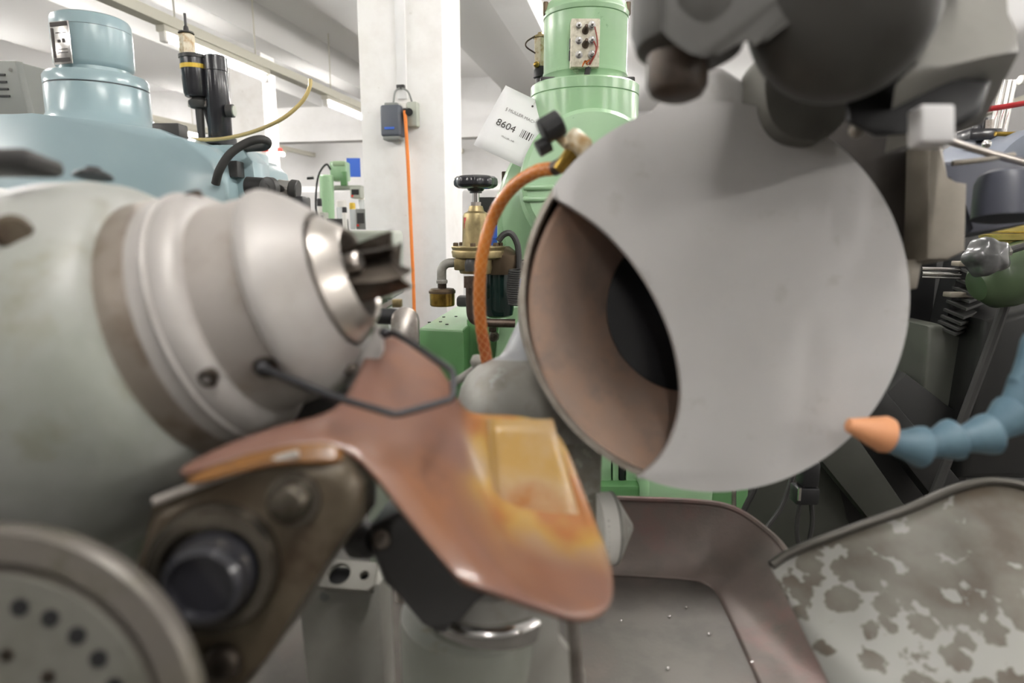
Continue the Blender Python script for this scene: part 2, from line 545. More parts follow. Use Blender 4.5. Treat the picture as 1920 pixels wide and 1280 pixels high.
t = thing('socket_box', 'grey socket box with blue stripe mounted on the white pillar', 'socket box')
c = on_pillar(737, 228, 0.05)
B().box(c, (0.115, 0.09, 0.165), (RU, RV, Z), 0.015, 3).build('housing', 'switch_grey', t)
B().box(c + Z * 0.085, (0.075, 0.06, 0.02), (RU, RV, Z), 0.006).build('cap', 'box_grey', t)
B().box(on_pillar(730, 240, 0.098), (0.055, 0.004, 0.012), (RU, RV, Z)).build('stripe', 'blue_sign', t)
B().box(c - Z * 0.09, (0.095, 0.08, 0.02), (RU, RV, Z), 0.006).build('foot', 'box_grey', t)
t = thing('power_outlet', 'white outlet with black plug beside the grey socket box', 'outlet')
B().box(on_pillar(775, 215, 0.03), (0.06, 0.055, 0.13), (RU, RV, Z), 0.01).build('housing', 'panel_grey', t)
B().cyl(on_pillar(767, 210, 0.05), on_pillar(767, 210, 0.09), 0.02, n=14).build('plug', 'black', t)
B().box(on_pillar(757, 200, 0.03), (0.05, 0.05, 0.03), (RU, RV, Z), 0.006).build('bridge', 'white_plastic', t)
B().box(on_pillar(752, 163, 0.02), (0.045, 0.035, 0.02), (RU, RV, Z), 0.004).build('clip', 'dark_grey', t)
for q in ((737, 198, 741, 172), (772, 190, 765, 172)):
    B().tube([on_pillar(752, 164, 0.03), on_pillar(q[2], q[3], 0.045), on_pillar(q[0], q[1], 0.05)], 0.005, 8).build('lead', 'box_grey', t)
tag(B().tube([on_pillar(x, y, o) for x, y, o in ((759, 207, .09), (761, 235, .08), (766, 330, .05), (771, 440, .04), (776, 560, .04), (779, 760, .05), (780, 1000, .06))], 0.0095, 8)
    .build('orange_power_cable', 'orange_cable'), 'orange power cable hanging down the front of the white pillar', 'cable')

# ================================================================== FAR BACKGROUND
t = thing('milling_machine', 'small green milling machine far back beneath the blue sign', 'machine')
yy = 5.2
fb = A(612, 420, yy)
B().cyl(V((fb.x, yy, 0.9)), A(612, 328, yy), 0.055, n=20, ch=0.01).build('column', 'green_paint', t)
B().box((A(638, 322, yy + .1)), (0.13, 0.14, 0.15), bev=0.01).build('head', 'green_paint', t)
B().box((A(640, 308, yy + .1)), (0.10, 0.16, 0.04), bev=0.01).build('head_cap', 'green_pale', t)
B().box((A(645, 335, yy + .02)), (0.05, 0.04, 0.11), bev=0.005).build('slide', 'green_deep', t)
B().tube([A(620, 318, yy), A(612, 308, yy), A(600, 322, yy), A(594, 345, yy), A(592, 380, yy), A(594, 412, yy)], 0.008, 8).build('cable', 'black', t)
B().box((A(650, 352, yy + .15)), (0.26, 0.1, 0.035), bev=0.005).build('table', 'panel_grey', t)
B().box(V((fb.x + 0.05, yy + 0.15, 0.45)), (0.6, 0.5, 0.9), bev=0.02).build('base', 'green_deep', t)
B().cyl(A(588, 333, yy), A(576, 334, yy), 0.012, n=10).build('lamp_head', 'black', t)
tag(B().box(A(663, 314, 5.6), (0.115, 0.004, 0.155)).build('hanging_sign', 'blue_sign'), 'plain blue sheet sign hanging above the far green machine', 'sign')
t = thing('assembly_bench', 'far bench crowded with plastic tubs and instruments', 'bench')
bz = A(640, 432, 4.6).z
B().box(V((A(650, 430, 4.6).x, 4.75, bz - 0.03)), (0.75, 0.5, 0.05), bev=0.004).build('bench_top', 'panel_grey', t)
for ix in (-0.33, 0.33):
    for iy in (-0.2, 0.2):
        B().box(V((A(650, 430, 4.6).x + ix, 4.75 + iy, (bz - 0.05) / 2)), (0.05, 0.05, bz - 0.05)).build('leg', 'panel_grey', t)
for i, (x0, y0, x1, y1, dd, m_, what, nm) in enumerate([
        (594, 372, 606, 432, 4.6, 'white_plastic', 'white plastic bottle with black collar on the far bench', 'bottle'),
        (630, 375, 652, 430, 4.6, 'clear_plastic', 'clear plastic tub beside the far green column', 'tub'),
        (655, 380, 668, 430, 4.65, 'clear_plastic', 'narrow clear canister next to the yellow lids', 'canister'),
        (670, 392, 690, 430, 4.6, 'box_grey', 'grey instrument box at the end of the far bench', 'instrument'),
        (616, 410, 650, 432, 4.5, 'dark_grey', 'dark tray of small parts on the far bench', 'parts tray'),
        (641, 388, 652, 432, 4.4, 'white_plastic', 'slim white bottle in front of the clear tub on the far bench', 'bottle'),
        (672, 368, 684, 394, 4.75, 'clear_plastic', 'small clear tub with white lid above the grey instrument box', 'tub'),
        (604, 398, 613, 432, 4.45, 'panel_grey', 'small grey meter box beside the white bottle on the far bench', 'meter'),
        (660, 352, 680, 372, 4.7, 'panel_grey', 'grey readout unit with a dark screen on the far bench', 'readout')]):
    a, b_ = A(x0, y0, dd), A(x1, y1, dd)
    t = thing(nm.replace(' ', '_'), what, nm)
    w, h = abs(b_.x - a.x), abs(a.z - b_.z)
    cx, zb = (a.x + b_.x) / 2, b_.z
    if nm in ('bottle', 'canister', 'tub'):
        B().lathe(V((cx, dd, zb)), Z, [(0, w * .42), (h * .05, w * .48), (h * .72, w * .5), (h * .76, w * .46)], 20).build('vessel', m_, t)
        B().lathe(V((cx, dd, zb + h * .76)), Z, [(0, w * .5), (h * .2, w * .5), (h * .24, w * .4)], 20).build('lid', 'yellow' if nm == 'canister' else ('black' if nm == 'bottle' else 'white_plastic'), t)
    else:
        B().box(V((cx, dd, zb + h / 2)), (w, 0.12, h), bev=0.006).build('housing', m_, t)
        B().box(V((cx, dd - 0.062, zb + h * .55)), (w * .7, 0.004, h * .5)).build('front_panel', 'black' if nm == 'readout' else 'dark_grey', t)
        B().cyl(V((cx - w * .3, dd - 0.066, zb + h * .2)), V((cx - w * .3, dd - 0.06, zb + h * .2)), 0.008, n=10).build('button', 'red_sign', t)

t = thing('cabinet_box', 'pale grey-green sheet metal box behind the milling cutter', 'cabinet')
a, b_ = A(640, 432, 2.2), A(738, 562, 2.2)
B().box(V(((a.x + b_.x) / 2, 2.32, (a.z + b_.z) / 2)), (b_.x - a.x, 0.24, a.z - b_.z), bev=0.014, seg=3).build('housing', 'panel_grey', t)
B().box(V(((a.x + b_.x) / 2, 2.198, (a.z + b_.z) / 2)), (b_.x - a.x - 0.05, 0.004, a.z - b_.z - 0.05), bev=0.001).build('door', 'panel_grey', t)
B().box(V(((a.x + b_.x) / 2, 2.32, b_.z / 2)), (0.1, 0.1, b_.z)).build('stand', 'panel_grey', t)

# ================================================================== BLUE MACHINE
t = thing('blue_milling_machine', 'pale blue machine tool with upright motor behind the workhead', 'machine')
YB = 2.0
out = [(-300, 205), (60, 212), (180, 226), (286, 238), (335, 258), (385, 272), (412, 296), (420, 345)]
pts = [A(x, y, YB) for x, y in out]
pts += [V((pts[-1].x, YB, 0.0)), V((pts[0].x, YB, 0.0))]
B().prism(pts, V((0, 0.62, 0)), 0.035, 4).build('body', 'blue_paint', t, 50)
YM = 2.3
def bz_(px, py): return A(px, py, YM)
c0 = bz_(192, 245)
rr = s(79, YM * 1.03)
h1 = bz_(178, 152).z - c0.z
B().lathe(V((c0.x, YM, c0.z - 0.04)), Z, [(0, rr * 1.42), (0.035, rr * 1.28), (0.05, rr * 1.16), (0.065, rr * 1.07), (0.085, rr * 1.005), (0.04 + h1 * .8, rr), (0.04 + h1 * .81, rr * .985), (0.04 + h1 * .83, rr * .985), (0.04 + h1 * .84, rr), (0.04 + h1, rr), (0.05 + h1, rr * .96), (0.05 + h1, rr * .7)], 56).build('motor_flange', 'blue_paint', t)
c1 = bz_(190, 152); r1 = s(60, YM * 1.03); h2 = bz_(165, 36).z - c1.z
mm = B().lathe(V((c1.x - 0.015, YM, c1.z)), Z, [(0, r1 * .9), (0.03, r1 * .9), (0.036, r1 * .96), (0.045, r1), (h2 * .78, r1), (h2 * .785, r1 * .985), (h2 * .79, r1), (h2 * .92, r1 * .99), (h2 * .97, r1 * .95), (h2, r1 * .86), (h2 * 1.01, r1 * .6), (h2 * 1.012, 0)], 56).build('motor', 'blue_paint', t)
# nameplate on the motor
nx = V((math.sin(math.radians(-14)), -math.cos(math.radians(-14)), 0)); tx = V((math.cos(math.radians(-14)), math.sin(math.radians(-14)), 0))
pc = V((c1.x - 0.015, YM, c1.z + h2 * .46)) + nx * (r1 + 0.002)
npl = B().box(pc, (0.075, 0.006, 0.13), (tx, nx, Z), 0.002).build('nameplate', 'chrome', t)
for dz, w in ((0.056, .066), (-0.052, .062)):
    B().box(pc + nx * 0.003 + Z * dz, (w, 0.003, 0.012), (tx, nx, Z)).build('printed_band', 'ink', npl)
for dx, dz, w, h_ in ((-.028, 0, .008, .09), (-.005, .005, .01, .008), (.014, .006, .01, .012), (0.005, -.03, .04, .002), (0.005, -.02, .04, .002), (0.005, .03, .04, .002)):
    B().box(pc + nx * 0.003 + tx * dx + Z * dz, (w, 0.003, h_), (tx, nx, Z)).build('printed_mark', 'ink', npl)
for px, py in ((150, 205), (255, 200), (300, 268)):
    pass
B().lathe(V((c0.x, YM, c0.z - 0.04 + 0.04 + h1 * .815)), Z, [(0, rr * .99), (.004, rr * .99)], 56, cap=False).build('flange_joint', 'black', t)
B().lathe(V((c1.x - 0.015, YM, c1.z + h2 * .783)), Z, [(0, r1 * .992), (.002, r1 * .992)], 56, cap=False).build('cap_joint', 'dark_grey', mm)
B().lathe(A(232, 262, YB + .12) - Z * 0.05, Z, [(0, .07), (.04, .055), (.075, .05), (.09, .04), (.094, 0)], 24).build('boss', 'blue_paint', t)
B().lathe(A(318, 290, YB + .06) - Z * 0.05, Z, [(0, .06), (.04, .045), (.08, .04), (.09, .03), (.094, 0)], 24).build('boss', 'blue_paint', t)
B().box(A(450, 330, YB + .25), (0.10, 0.3, 0.17), bev=0.01).build('gearbox', 'blue_paint', t)
pb = [A(x, y, YB + .1) for x, y in ((405, 272), (448, 275), (474, 303), (482, 372), (405, 372))]
B().prism(pb, V((0, 0.14, 0)), 0.006).build('end_bracket', 'blue_paint', t)
B().box(A(432, 318, YB + .08), (0.07, 0.06, 0.05), bev=0.004).build('clamp', 'dark_grey', t)
B().box(A(320, 247, YB + .1), (0.085, 0.06, 0.045), bev=0.006).build('junction_block', 'dark_grey', t)

t = thing('control_cabinet', 'grey vented control cabinet beyond the blue motor', 'cabinet')
YC = 2.9
a, b_ = A(-150, 112, YC), A(52, 215, YC)
cx, cw = (a.x + b_.x) / 2, b_.x - a.x
B().prism([A(-150, 112, YC), A(28, 114, YC), A(54, 222, YC), A(-150, 222, YC)], V((0.02, 0.02, 0)) , 0.004).build('door', 'box_grey', t)
B().prism([A(-150, 113, YC + .02), A(30, 115, YC + .02), A(56, 225, YC + .02), V((A(56, 225, YC).x, YC + .02, 0)), V((A(-150, 225, YC).x, YC + .02, 0))], V((0.1, 0.5, 0)), 0.006).build('housing', 'box_grey', t)
for i in range(4):
    a, b_ = A(-14 + i, 140 + i * 13.3, YC - .002), A(10 + i * 3, 140.5 + i * 13.3, YC - .002)
    B().box((a + b_) / 2, (b_.x - a.x, 0.008, 0.008)).build('vent_slot', 'black', t)
B().cyl(A(20, 131, YC - .004), A(20, 131, YC + .01), 0.008, n=10).build('screw', 'chrome', t)

# lubricator + two filter canisters standing on the blue machine
t = thing('oil_lubricator', 'clear lubricator with a black yellow-banded canister on the blue machine', 'lubricator')
YL = 2.35
cx = A(367, 150, YL).x
zz = lambda py: A(380, py, YL).z
def lat(x, prof, m_, nm, par, y=YL, n=28):
    return B().lathe(V((x, y, 0)), Z, [(zz(a), s(b, y * 1.02)) for a, b in prof], n).build(nm, m_, par)
lat(cx, [(184, 15), (182, 19), (175, 21), (122, 23), (112, 23), (111, 20)], 'black_gloss', 'canister', t)
lat(cx, [(131, 23.4), (123, 23.5)], 'yellow', 'colour_band', t)
lat(cx, [(111, 24.5), (105, 24.5), (103, 20)], 'dark_grey', 'collar', t)
B().lathe(V((cx - 0.02, YL, 0)), Z, [(zz(104), s(13, YL)), (zz(66), s(13, YL)), (zz(63), s(10, YL))], 6).build('sight_glass', 'fitting_clear', t)
lat(cx - 0.02, [(63, 13), (60, 12), (58, 5), (50, 4), (48, 2.5), (25, 2.2)], 'dark_grey', 'cap', t)
lat(cx + 0.005, [(262, 6), (215, 7), (205, 7), (203, 14), (196, 17), (190, 17), (184, 10)], 'dark_grey', 'stem', t)
B().box(V((cx + 0.01, YL, zz(196))), (0.075, 0.035, 0.022), bev=0.004).build('valve_block', 'steel', t)
B().tube([V((cx + .02, YL, zz(200))), V((cx + .035, YL - .01, zz(225))), V((cx + .04, YL, zz(255)))], 0.006, 8).build('drain_line', 'black', t)
t = thing('filter_canister', 'tall slim black filter canister beside the yellow-banded lubricator', 'filter')
cx2 = A(408, 180, YL).x
lat(cx2, [(268, 17), (262, 20), (135, 19), (134, 20), (108, 20), (105, 17)], 'black_gloss', 'canister', t)
lat(cx2, [(272, 26), (260, 26)], 'black', 'foot_flange', t)
B().cyl(A(426, 208, YL - .03), A(438, 208, YL - .03), 0.022, n=18).build('side_gauge', 'dark_grey', t)
B().cyl(A(436, 208, YL - .03), A(440, 208, YL - .03), 0.018, n=18).build('gauge_glass', 'panel_grey', t)
tag(B().tube([A(x, y, yq) for x, y, yq in ((345, 258, 2.3), (385, 262, 2.25), (430, 258, 2.2), (480, 245, 2.15), (530, 222, 2.1), (565, 192, 2.1), (580, 165, 2.1), (582, 148, 2.1))], 0.0062, 10)
    .build('clear_hose', 'tube_yellow'), 'thin yellowed clear hose curving up from the black filter', 'hose')
tag(B().tube([A(x, y, yq) for x, y, yq in ((404, 345, 1.98), (412, 318, 1.97), (432, 288, 1.98), (462, 268, 2.0), (488, 261, 2.02), (502, 266, 2.06), (496, 275, 2.1), (470, 277, 2.12), (440, 280, 2.16))], 0.0125, 12)
    .build('black_hose', 'black_rubber'), 'thick black hose looped over the end of the blue machine', 'hose')
t = thing('spindle_handle', 'black cylinder with a chromed micrometer knob on the blue machine', 'micrometer')
q = lambda x, y, o=0: A(x, y, YB + 0.02 + o)
B().cyl(q(462, 349), q(508, 352), s(17, 2.05), n=28, ch=0.003).build('sleeve', 'black', t)
ff = (q(500, 353) - q(520, 352)).normalized()
B().lathe(A(505, 353, YB - .02), V((-0.45, -1, 0)), [(-.01, s(20, 2)), (0.008, s(20, 2)), (.01, s(18, 2)), (.01, s(7, 2)), (.014, s(6, 2)), (.014, 0)], 32).build('end_disc', 'dark_grey', t)
B().cyl(q(522, 352), q(545, 355), s(15, 2.05), n=28, ch=0.002).build('graduated_barrel', 'chrome', t)
B().cyl(q(545, 355), q(560, 357), s(18, 2.05), n=28, ch=0.003).build('thimble', 'dark_grey', t)
B().box(q(540, 384, .02), (0.12, 0.08, 0.05), bev=0.006).build('carrier', 'black', t)

# ================================================================== GREEN MACHINE
YG = 1.62
t = thing('green_grinding_machine', 'pale green machine tool with an upright motor in the middle of the hall', 'machine')
green = t
gx = A(1095, 220, YG).x
gz = lambda py: A(1095, py, YG).z
gs = lambda px: s(px, YG * 1.03)
def gl(prof, m_, nm, par=t, x=gx, y=YG, n=56):
    return B().lathe(V((x, y, 0)), Z, [(gz(a), gs(b)) for a, b in prof], n).build(nm, m_, par)
gl([(330, 93), (186, 93), (184, 91.5), (183, 93), (166, 93), (163, 90), (162, 60)], 'green_paint', 'motor_flange')
mot = gl([(163, 71), (150, 71), (146, 73), (140, 72), (138, 71), (60, 71), (40, 71), (39, 70), (38, 72), (30, 73), (24, 70), (14, 68), (4, 60), (-6, 44), (-11, 20), (-12, 0)], 'green_paint', 'motor')
for sx in (-1, 1):
    B().box(V((gx + sx * gs(69), YG - 0.02, gz(22))), (0.012, 0.012, 0.03), bev=0.003).build('tie_bolt', 'brass_dark', mot)
    B().box(V((gx + sx * gs(66), YG - 0.05, gz(160))), (0.035, 0.03, 0.012), bev=0.003).build('foot_bolt', 'dark_grey', mot)
def on_motor(px, py, off=0.0, r=71):
    x = A(px, py, YG - gs(r)).x - gx
    R_ = gs(r)
    x = max(-R_ * .98, min(R_ * .98, x))
    return V((gx + x, YG - math.sqrt(R_ * R_ - x * x) - off, A(px, py, YG - gs(r)).z))
B().box(on_motor(1140, 158, -0.004), (0.036, 0.012, 0.013), (V((.93, .37, 0)), V((-.37, .93, 0)), Z), 0.006, 3).build('cable_slot', 'black', mot)
tb = B().box(on_motor(1096, 84, 0.004), (gs(46), 0.026, gs(73)), bev=0.003).build('terminal_block', 'ceramic', t)
for py in (52, 80, 106):
    for px in (1084, 1108):
        pnt = on_motor(px, py, 0.018)
        B().lathe(pnt, -Y, [(0, .0085), (.002, .0085), (.002, .0068), (.004, .0068), (.004, .0055), (.009, .0055), (.009, .003), (.015, .003), (.016, 0)], 12).build('terminal_stud', 'chrome', tb)
for py in (62, 88):
    B().lathe(on_motor(1096, py, 0.016), V((0, -1, .15)), [(0, .008), (.01, .0065), (.018, .004), (.026, .0035), (.027, 0)], 12).build('link_post', 'bronze_pipe', tb)
for px, py in ((1074, 54), (1072, 82), (1071, 104), (1119, 55), (1118, 104)):
    B().box(on_motor(px, py, 0.006), (0.010, 0.014, 0.022), bev=0.002).build('side_clip', 'dark_grey', tb)
B().tube([on_motor(1112, 58, .03), on_motor(1117, 80, .026), on_motor(1116, 100, .026), on_motor(1108, 118, .02), on_motor(1102, 128, .012)], 0.0016, 6).build('lead_wire', 'red_wire', tb)
B().tube([on_motor(1110, 84, .03), on_motor(1115, 98, .028), on_motor(1109, 114, .022), on_motor(1101, 126, .014)], 0.0016, 6).build('lead_wire', 'red_wire', tb)
for q2 in ((1096, 118, 1090, 128), (1098, 121, 1104, 116)):
    B().tube([on_motor(1101, 126, .014), on_motor(q2[0], q2[1], .018), on_motor(q2[2], q2[3], .016)], 0.002, 6).build('bare_copper', 'copper', tb)
B().tube([on_motor(1103, 122, .01), on_motor(1100, 140, .008), on_motor(1097, 152, .008), on_motor(1096, 166, .006)], 0.0065, 10).build('motor_cable', 'black_rubber', tb)
B().lathe(on_motor(1081, 131), -Y, [(0, .008), (.004, .008), (.004, .005), (.008, .004), (.008, 0)], 12).build('earth_screw', 'green_pale', mot)
# round gear housing facing the viewer, pad and louvres
hc = A(1120, 400, YG - .04)
B().lathe(hc + Y * 0.16, -Y, [(0, .245), (.10, .245), (.125, .238), (.135, .225), (.155, .19), (.17, .14), (.178, .07), (.18, 0)], 72).build('gear_housing', 'green_paint', t)
B().lathe(A(1112, 340, YG - .20), V((0, -1, .1)), [(-.06, .16), (0, .155), (.01, .145), (.012, 0)], 56).build('inspection_cover', 'green_paint', t)
for py in (352, 374):
    B().box(A(1010, py, YG - .205), (0.07, 0.03, 0.012), (V((1, .12, 0)), Y, Z), 0.005, 3).build('louvre', 'green_paint', t)
B().box(A(966, 410, YG + .06), (0.09, 0.14, 0.13), bev=0.006).build('side_pad', 'green_paint', t)
B().box(A(955, 352, YG + .1), (0.04, 0.05, 0.08), bev=0.003).build('side_lug', 'bronze_pipe', t)
B().box(A(1110, 500, YG + .12), (0.30, 0.24, 0.5), bev=0.02).build('pedestal', 'green_deep', t)
# base with stepped table
tz = onz(830, 600, 0)  # direction only
zt = A(825, 612, 1.55).z
def tp(px, py): return onz(px, py, zt)
top = [tp(783, 618), tp(869, 622), tp(905, 588), tp(990, 588), tp(1010, 566), tp(868, 566)]
B().prism(top, V((0, 0, -0.13)), 0.004).build('table', 'green_deep', t)
B().prism([p_ + Z * 0.002 for p_ in [tp(788, 616), tp(868, 620), tp(905, 584), tp(990, 584), tp(1005, 567), tp(870, 567)]], V((0, 0, -0.01)), 0.002).build('table_top', 'green_paint', t)
for px, py in ((805, 606), (826, 605), (838, 610), (855, 595), (832, 596)):
    B().cyl(tp(px, py) + Z * .001, tp(px, py) + Z * .004, 0.004, n=10).build('plug_hole', 'dark_grey', t)
ba = A(905, 640, 1.62)
B().box(V((ba.x + .18, 1.95, 0.40)), (0.72, 0.6, 0.80), bev=0.02).build('base', 'green_deep', t)
B().prism([A(x, y, 1.56) for x, y in ((875, 600), (1010, 600), (1010, 760), (880, 760))], V((0, .2, 0)), 0.006).build('front_apron', 'green_deep', t)
B().prism([A(x, y, 1.5) for x, y in ((935, 610), (958, 578), (1010, 560), (1010, 700), (925, 700))], V((0, .2, 0)), 0.01).build('casting_web', 'green_paint', t)
B().prism([A(x, y, 1.5) for x, y in ((785, 625), (866, 625), (866, 780), (785, 780))], V((0.0, .12, 0)), 0.006).build('table_bracket', 'green_deep', t)
B().lathe(A(926, 630, 1.49), -Y, [(0, .012), (.006, .013), (.016, .009), (.018, 0)], 16).build('oil_nipple', 'steel_dark', t)
B().box(A(924, 614, 1.495), (0.018, 0.01, 0.02), bev=0.002).build('nipple_bracket', 'steel_dark', t)
B().box(A(874, 564, 1.6), (0.045, 0.05, 0.025), bev=0.006).build('stop_block', 'dark_grey', t)
for x0, x1, m_ in ((1122, 1146, 'green_paint'), (1149, 1160, 'green_paint'), (1162, 1172, 'black'), (1174, 1200, 'green_paint')):
    B().prism([A(x, y, 1.3) for x, y in ((x0, 780), (x1, 780), (x1, 960), (x0, 960))], V((0, .15, 0)), 0.002).build('slide_way', m_, t)
B().box(A(1258, 900, 1.27), (s(120, 1.3), 0.16, s(90, 1.3)), bev=0.01).build('cross_slide', 'green_paint', t)
B().box(V((A(1200, 900, 1.3).x, 1.42, 0.42)), (0.45, 0.3, 0.8), bev=0.01).build('knee', 'green_deep', t)

t = thing('sight_lubricator', 'pale sight lubricator on a black stem beside the green motor', 'lubricator')
YS = YG + 0.12
B().lathe(V((A(1013, 100, YS).x, YS, 0)), Z, [(A(1013, y, YS).z, s(r, YS)) for y, r in ((126, 11), (73, 12), (71, 10))], 6).build('sight_glass', 'fitting_clear', t)
B().lathe(V((A(1013, 100, YS).x, YS, 0)), Z, [(A(1013, y, YS).z, s(r, YS)) for y, r in ((72, 13), (68, 12), (65, 6), (61, 4), (60, 0))], 16).build('cap', 'brass_dull', t)
B().lathe(V((A(1016, 100, YS).x, YS, 0)), Z, [(A(1013, y, YS).z, s(r, YS)) for y, r in ((190, 9), (148, 11), (146, 15), (132, 14), (126, 11))], 20).build('stem', 'black', t)
B().tube([A(1003, 68, YS - .02), A(988, 78, YS - .02), A(987, 88, YS - .02), A(1004, 100, YS - .02)], 0.002, 6).build('wire_bail', 'bronze_pipe', t)
B().sphere(A(1006, 121, YS - .015), 0.008, 12).build('drain_knob', 'brass', t)

# paper tag
t = thing('paper_tag', 'white paper tag printed 8604 hanging beside the green motor', 'tag')
TL, TR, BL = P(948, 160, 1.5), P(1040, 205, 1.5), P(906, 280, 1.47)
ex = (TR - TL).normalized(); ey = (TL - BL); H = ey.length; ey = (ey - ex * ey.dot(ex)).normalized(); W_ = (TR - TL).length
en = ex.cross(ey)
tpos = lambda u, v, o=0.0: TL + ex * u * W_ - ey * v * H + en * o
rows = []
for j in range(7):
    v = j / 6
    rows.append([tpos(i / 6, v, 0.006 * math.sin(v * 2.5) + .004 * (i / 6) ** 2) for i in range(7)])
B().grid(rows).build('sheet', 'paper', t, solid=0.0006)
off = lambda v, u=.4: 0.006 * math.sin(v * 2.5) + .004 * u * u + 0.0012
text('§ MULLER MACHINES', 0.0105, tpos(.60, .33, off(.33, .6)), (ex, ey), 'ink_light', t)
text('8604', 0.024, tpos(.36, .56, off(.56)), (ex, ey), 'ink', t, 'number_lettering')
text('MULLER - NR', 0.0055, tpos(.50, .72, off(.72, .5)), (ex, ey), 'ink_light', t)
u = .66
for k, w in enumerate((1, 1, 2, 1, 3, 2, 1, 2, 1, 1, 2, 1)):
    c = tpos(u + w * .006, .56, off(.56, .7))
    B().box(c, (w * .0011, .0004, .020), (ex, en, ey)).build('barcode_bar', 'ink', t)
    u += (w + 1.0) * .0135
B().cyl(tpos(.62, .12, .004), tpos(.62, .12, off(.12) + .002), 0.0025, n=10).build('eyelet', 'ink', t)
B().tube([tpos(.62, .1, .006), tpos(.64, -.1, .004), tpos(.7, -.5, .0)], 0.0006, 6).build('string', 'white_plastic', t)

# ------------------------------------------------------------------ air regulator
YR = 1.30
t = thing('pressure_regulator', 'brass pressure regulator with black handwheel before the white pillar', 'regulator')
rx = A(893, 450, YR).x
rz = lambda py: A(893, py, YR).z
def rl(prof, m_, nm, par=t, x=rx, y=YR, n=36):
    return B().lathe(V((x, y, 0)), Z, [(rz(a), s(b, YR * 1.02)) for a, b in prof], n).build(nm, m_, par)
# fluted handwheel
bb = B(); rings = []
for py, rr_ in ((358, 13), (354, 16), (353, 30), (350, 35), (347, 37.5), (341, 38), (335, 37), (331, 33), (329, 24), (329, 0.01)):
    rings.append([bb.bm.verts.new(V((rx, YR, rz(py))) + V((math.cos(a_), math.sin(a_), 0)) * s(rr_ * (1 + (0.045 * math.cos(8 * a_) if rr_ > 29 else 0)), YR * 1.02)) for a_ in [2 * math.pi * j / 64 for j in range(64)]])
bb._faces(rings); bb.bm.faces.new(rings[0])
bb.build('handwheel', 'black_gloss', t)
rl([(362, 11), (352, 11)], 'black', 'hub')
rl([(384, 6.5), (360, 6.5)], 'chrome', 'stem')
rl([(388, 10), (379, 10)], 'steel', 'lock_nut', n=6)
bon = rl([(462, 26), (455, 25.5), (420, 24.5), (406, 24), (400, 22), (396, 15), (388, 12.5), (386, 12)], 'brass_dull', 'bonnet')
ap = lambda px, py: V((A(px, py, YR - .02).x, YR - .0235, A(px, py, YR - .02).z))
B().box(A(873, 418, YR - .016), (s(6, YR), .003, s(20, YR)), (V((.75, -.66, 0)), V((.66, .75, 0)), Z)).build('label', 'label_red', bon)
rl([(478, 40), (467, 48), (463, 49), (461, 48)], 'brass_dull', 'flange_upper', x=rx + .004)
rl([(486, 34), (482, 47), (472, 49), (469, 48)], 'brass_dull', 'flange_lower', x=rx + .004)
for k in range(6):
    a_ = math.pi * 2 * k / 6 + .35
    B().lathe(V((rx + .004, YR, rz(461))) + V((math.cos(a_), math.sin(a_), 0)) * s(43, YR), Z, [(-.004, .006), (.006, .006), (.007, .004)], 6).build('flange_bolt', 'brass_dark', t)
rl([(512, 30), (500, 34), (486, 34)], 'brass_dull', 'body')
B().box(V((A(868, 494, YR - .01).x, YR - .01, rz(494))), (s(30, YR), 0.04, s(22, YR)), bev=0.003).build('inlet_boss', 'brass_dull', t)
B().tube([A(853, 492, YR - .01), A(838, 494, YR - .01), A(829, 503, YR - .01), A(828, 520, YR - .01), A(828, 530, YR - .01)], s(8.5, YR), 14, 8).build('elbow', 'cast_grey', t)
cxx = A(830, 540, YR).x
for prof, m_, nm in (([(531, 10), (526, 10.5), (524, 9)], 'cast_grey', 'elbow_collar'), ([(543, 8), (530, 8)], 'bronze_pipe', 'nipple'),
                     ([(573, 21), (571, 22.5), (549, 23), (547, 23)], 'brass', 'muffler_cup'), ([(549, 24.5), (545, 24.5), (541, 21), (540, 8)], 'brass_dark', 'muffler_lid')):
    B().lathe(V((cxx, YR - .01, 0)), Z, [(A(830, a, YR - .01).z, s(b, YR * 1.02)) for a, b in prof], 36).build(nm, m_, t)
pxx = 881
B().tube([A(pxx, 508, YR - .04), A(pxx, 492, YR - .04), A(pxx + 8, 487, YR - .03)], s(9, YR), 14).build('pipe_elbow', 'dark_grey', t)
B().cyl(A(pxx, 539, YR - .04), A(pxx, 518, YR - .04), s(12, YR), n=6).build('pipe_nut', 'bronze_pipe', t)
B().tube([A(pxx, 520, YR - .04), A(pxx + 1, 570, YR - .04), A(pxx + 3, 592, YR - .04), A(pxx + 12, 602, YR - .04), A(pxx + 40, 605, YR - .04), A(pxx + 85, 606, YR - .04)], s(8, YR), 12).build('supply_pipe', 'bronze_pipe', t)
fx = A(935, 500, YR + .02)
def fl(prof, m_, nm):
    return B().lathe(V((fx.x, YR + .02, 0)), Z, [(rz(a), s(b, YR * 1.03)) for a, b in prof], 36).build(nm, m_, t)
fl([(514, 34), (492, 38), (478, 38), (470, 30), (462, 20)], 'brass_dark', 'filter_head')
fl([(596, 20), (592, 26), (580, 28), (520, 28), (512, 28)], 'bowl_dark', 'filter_bowl')
B().box(A(962, 500, YR + .02), (s(50, YR), 0.04, s(20, YR)), bev=0.004).build('mounting_arm', 'black', t)
B().tube([A(934, 452, YR), A(944, 440, YR), A(956, 437, YR), A(966, 448, YR), A(972, 470, YR), A(973, 520, YR)], s(6, YR), 10).build('grey_lead', 'dark_grey', t)
B().box(V((rx + .13, YR + .10, rz(505))), (0.16, 0.04, 0.03), bev=.002).build('post_bracket', 'black', t)
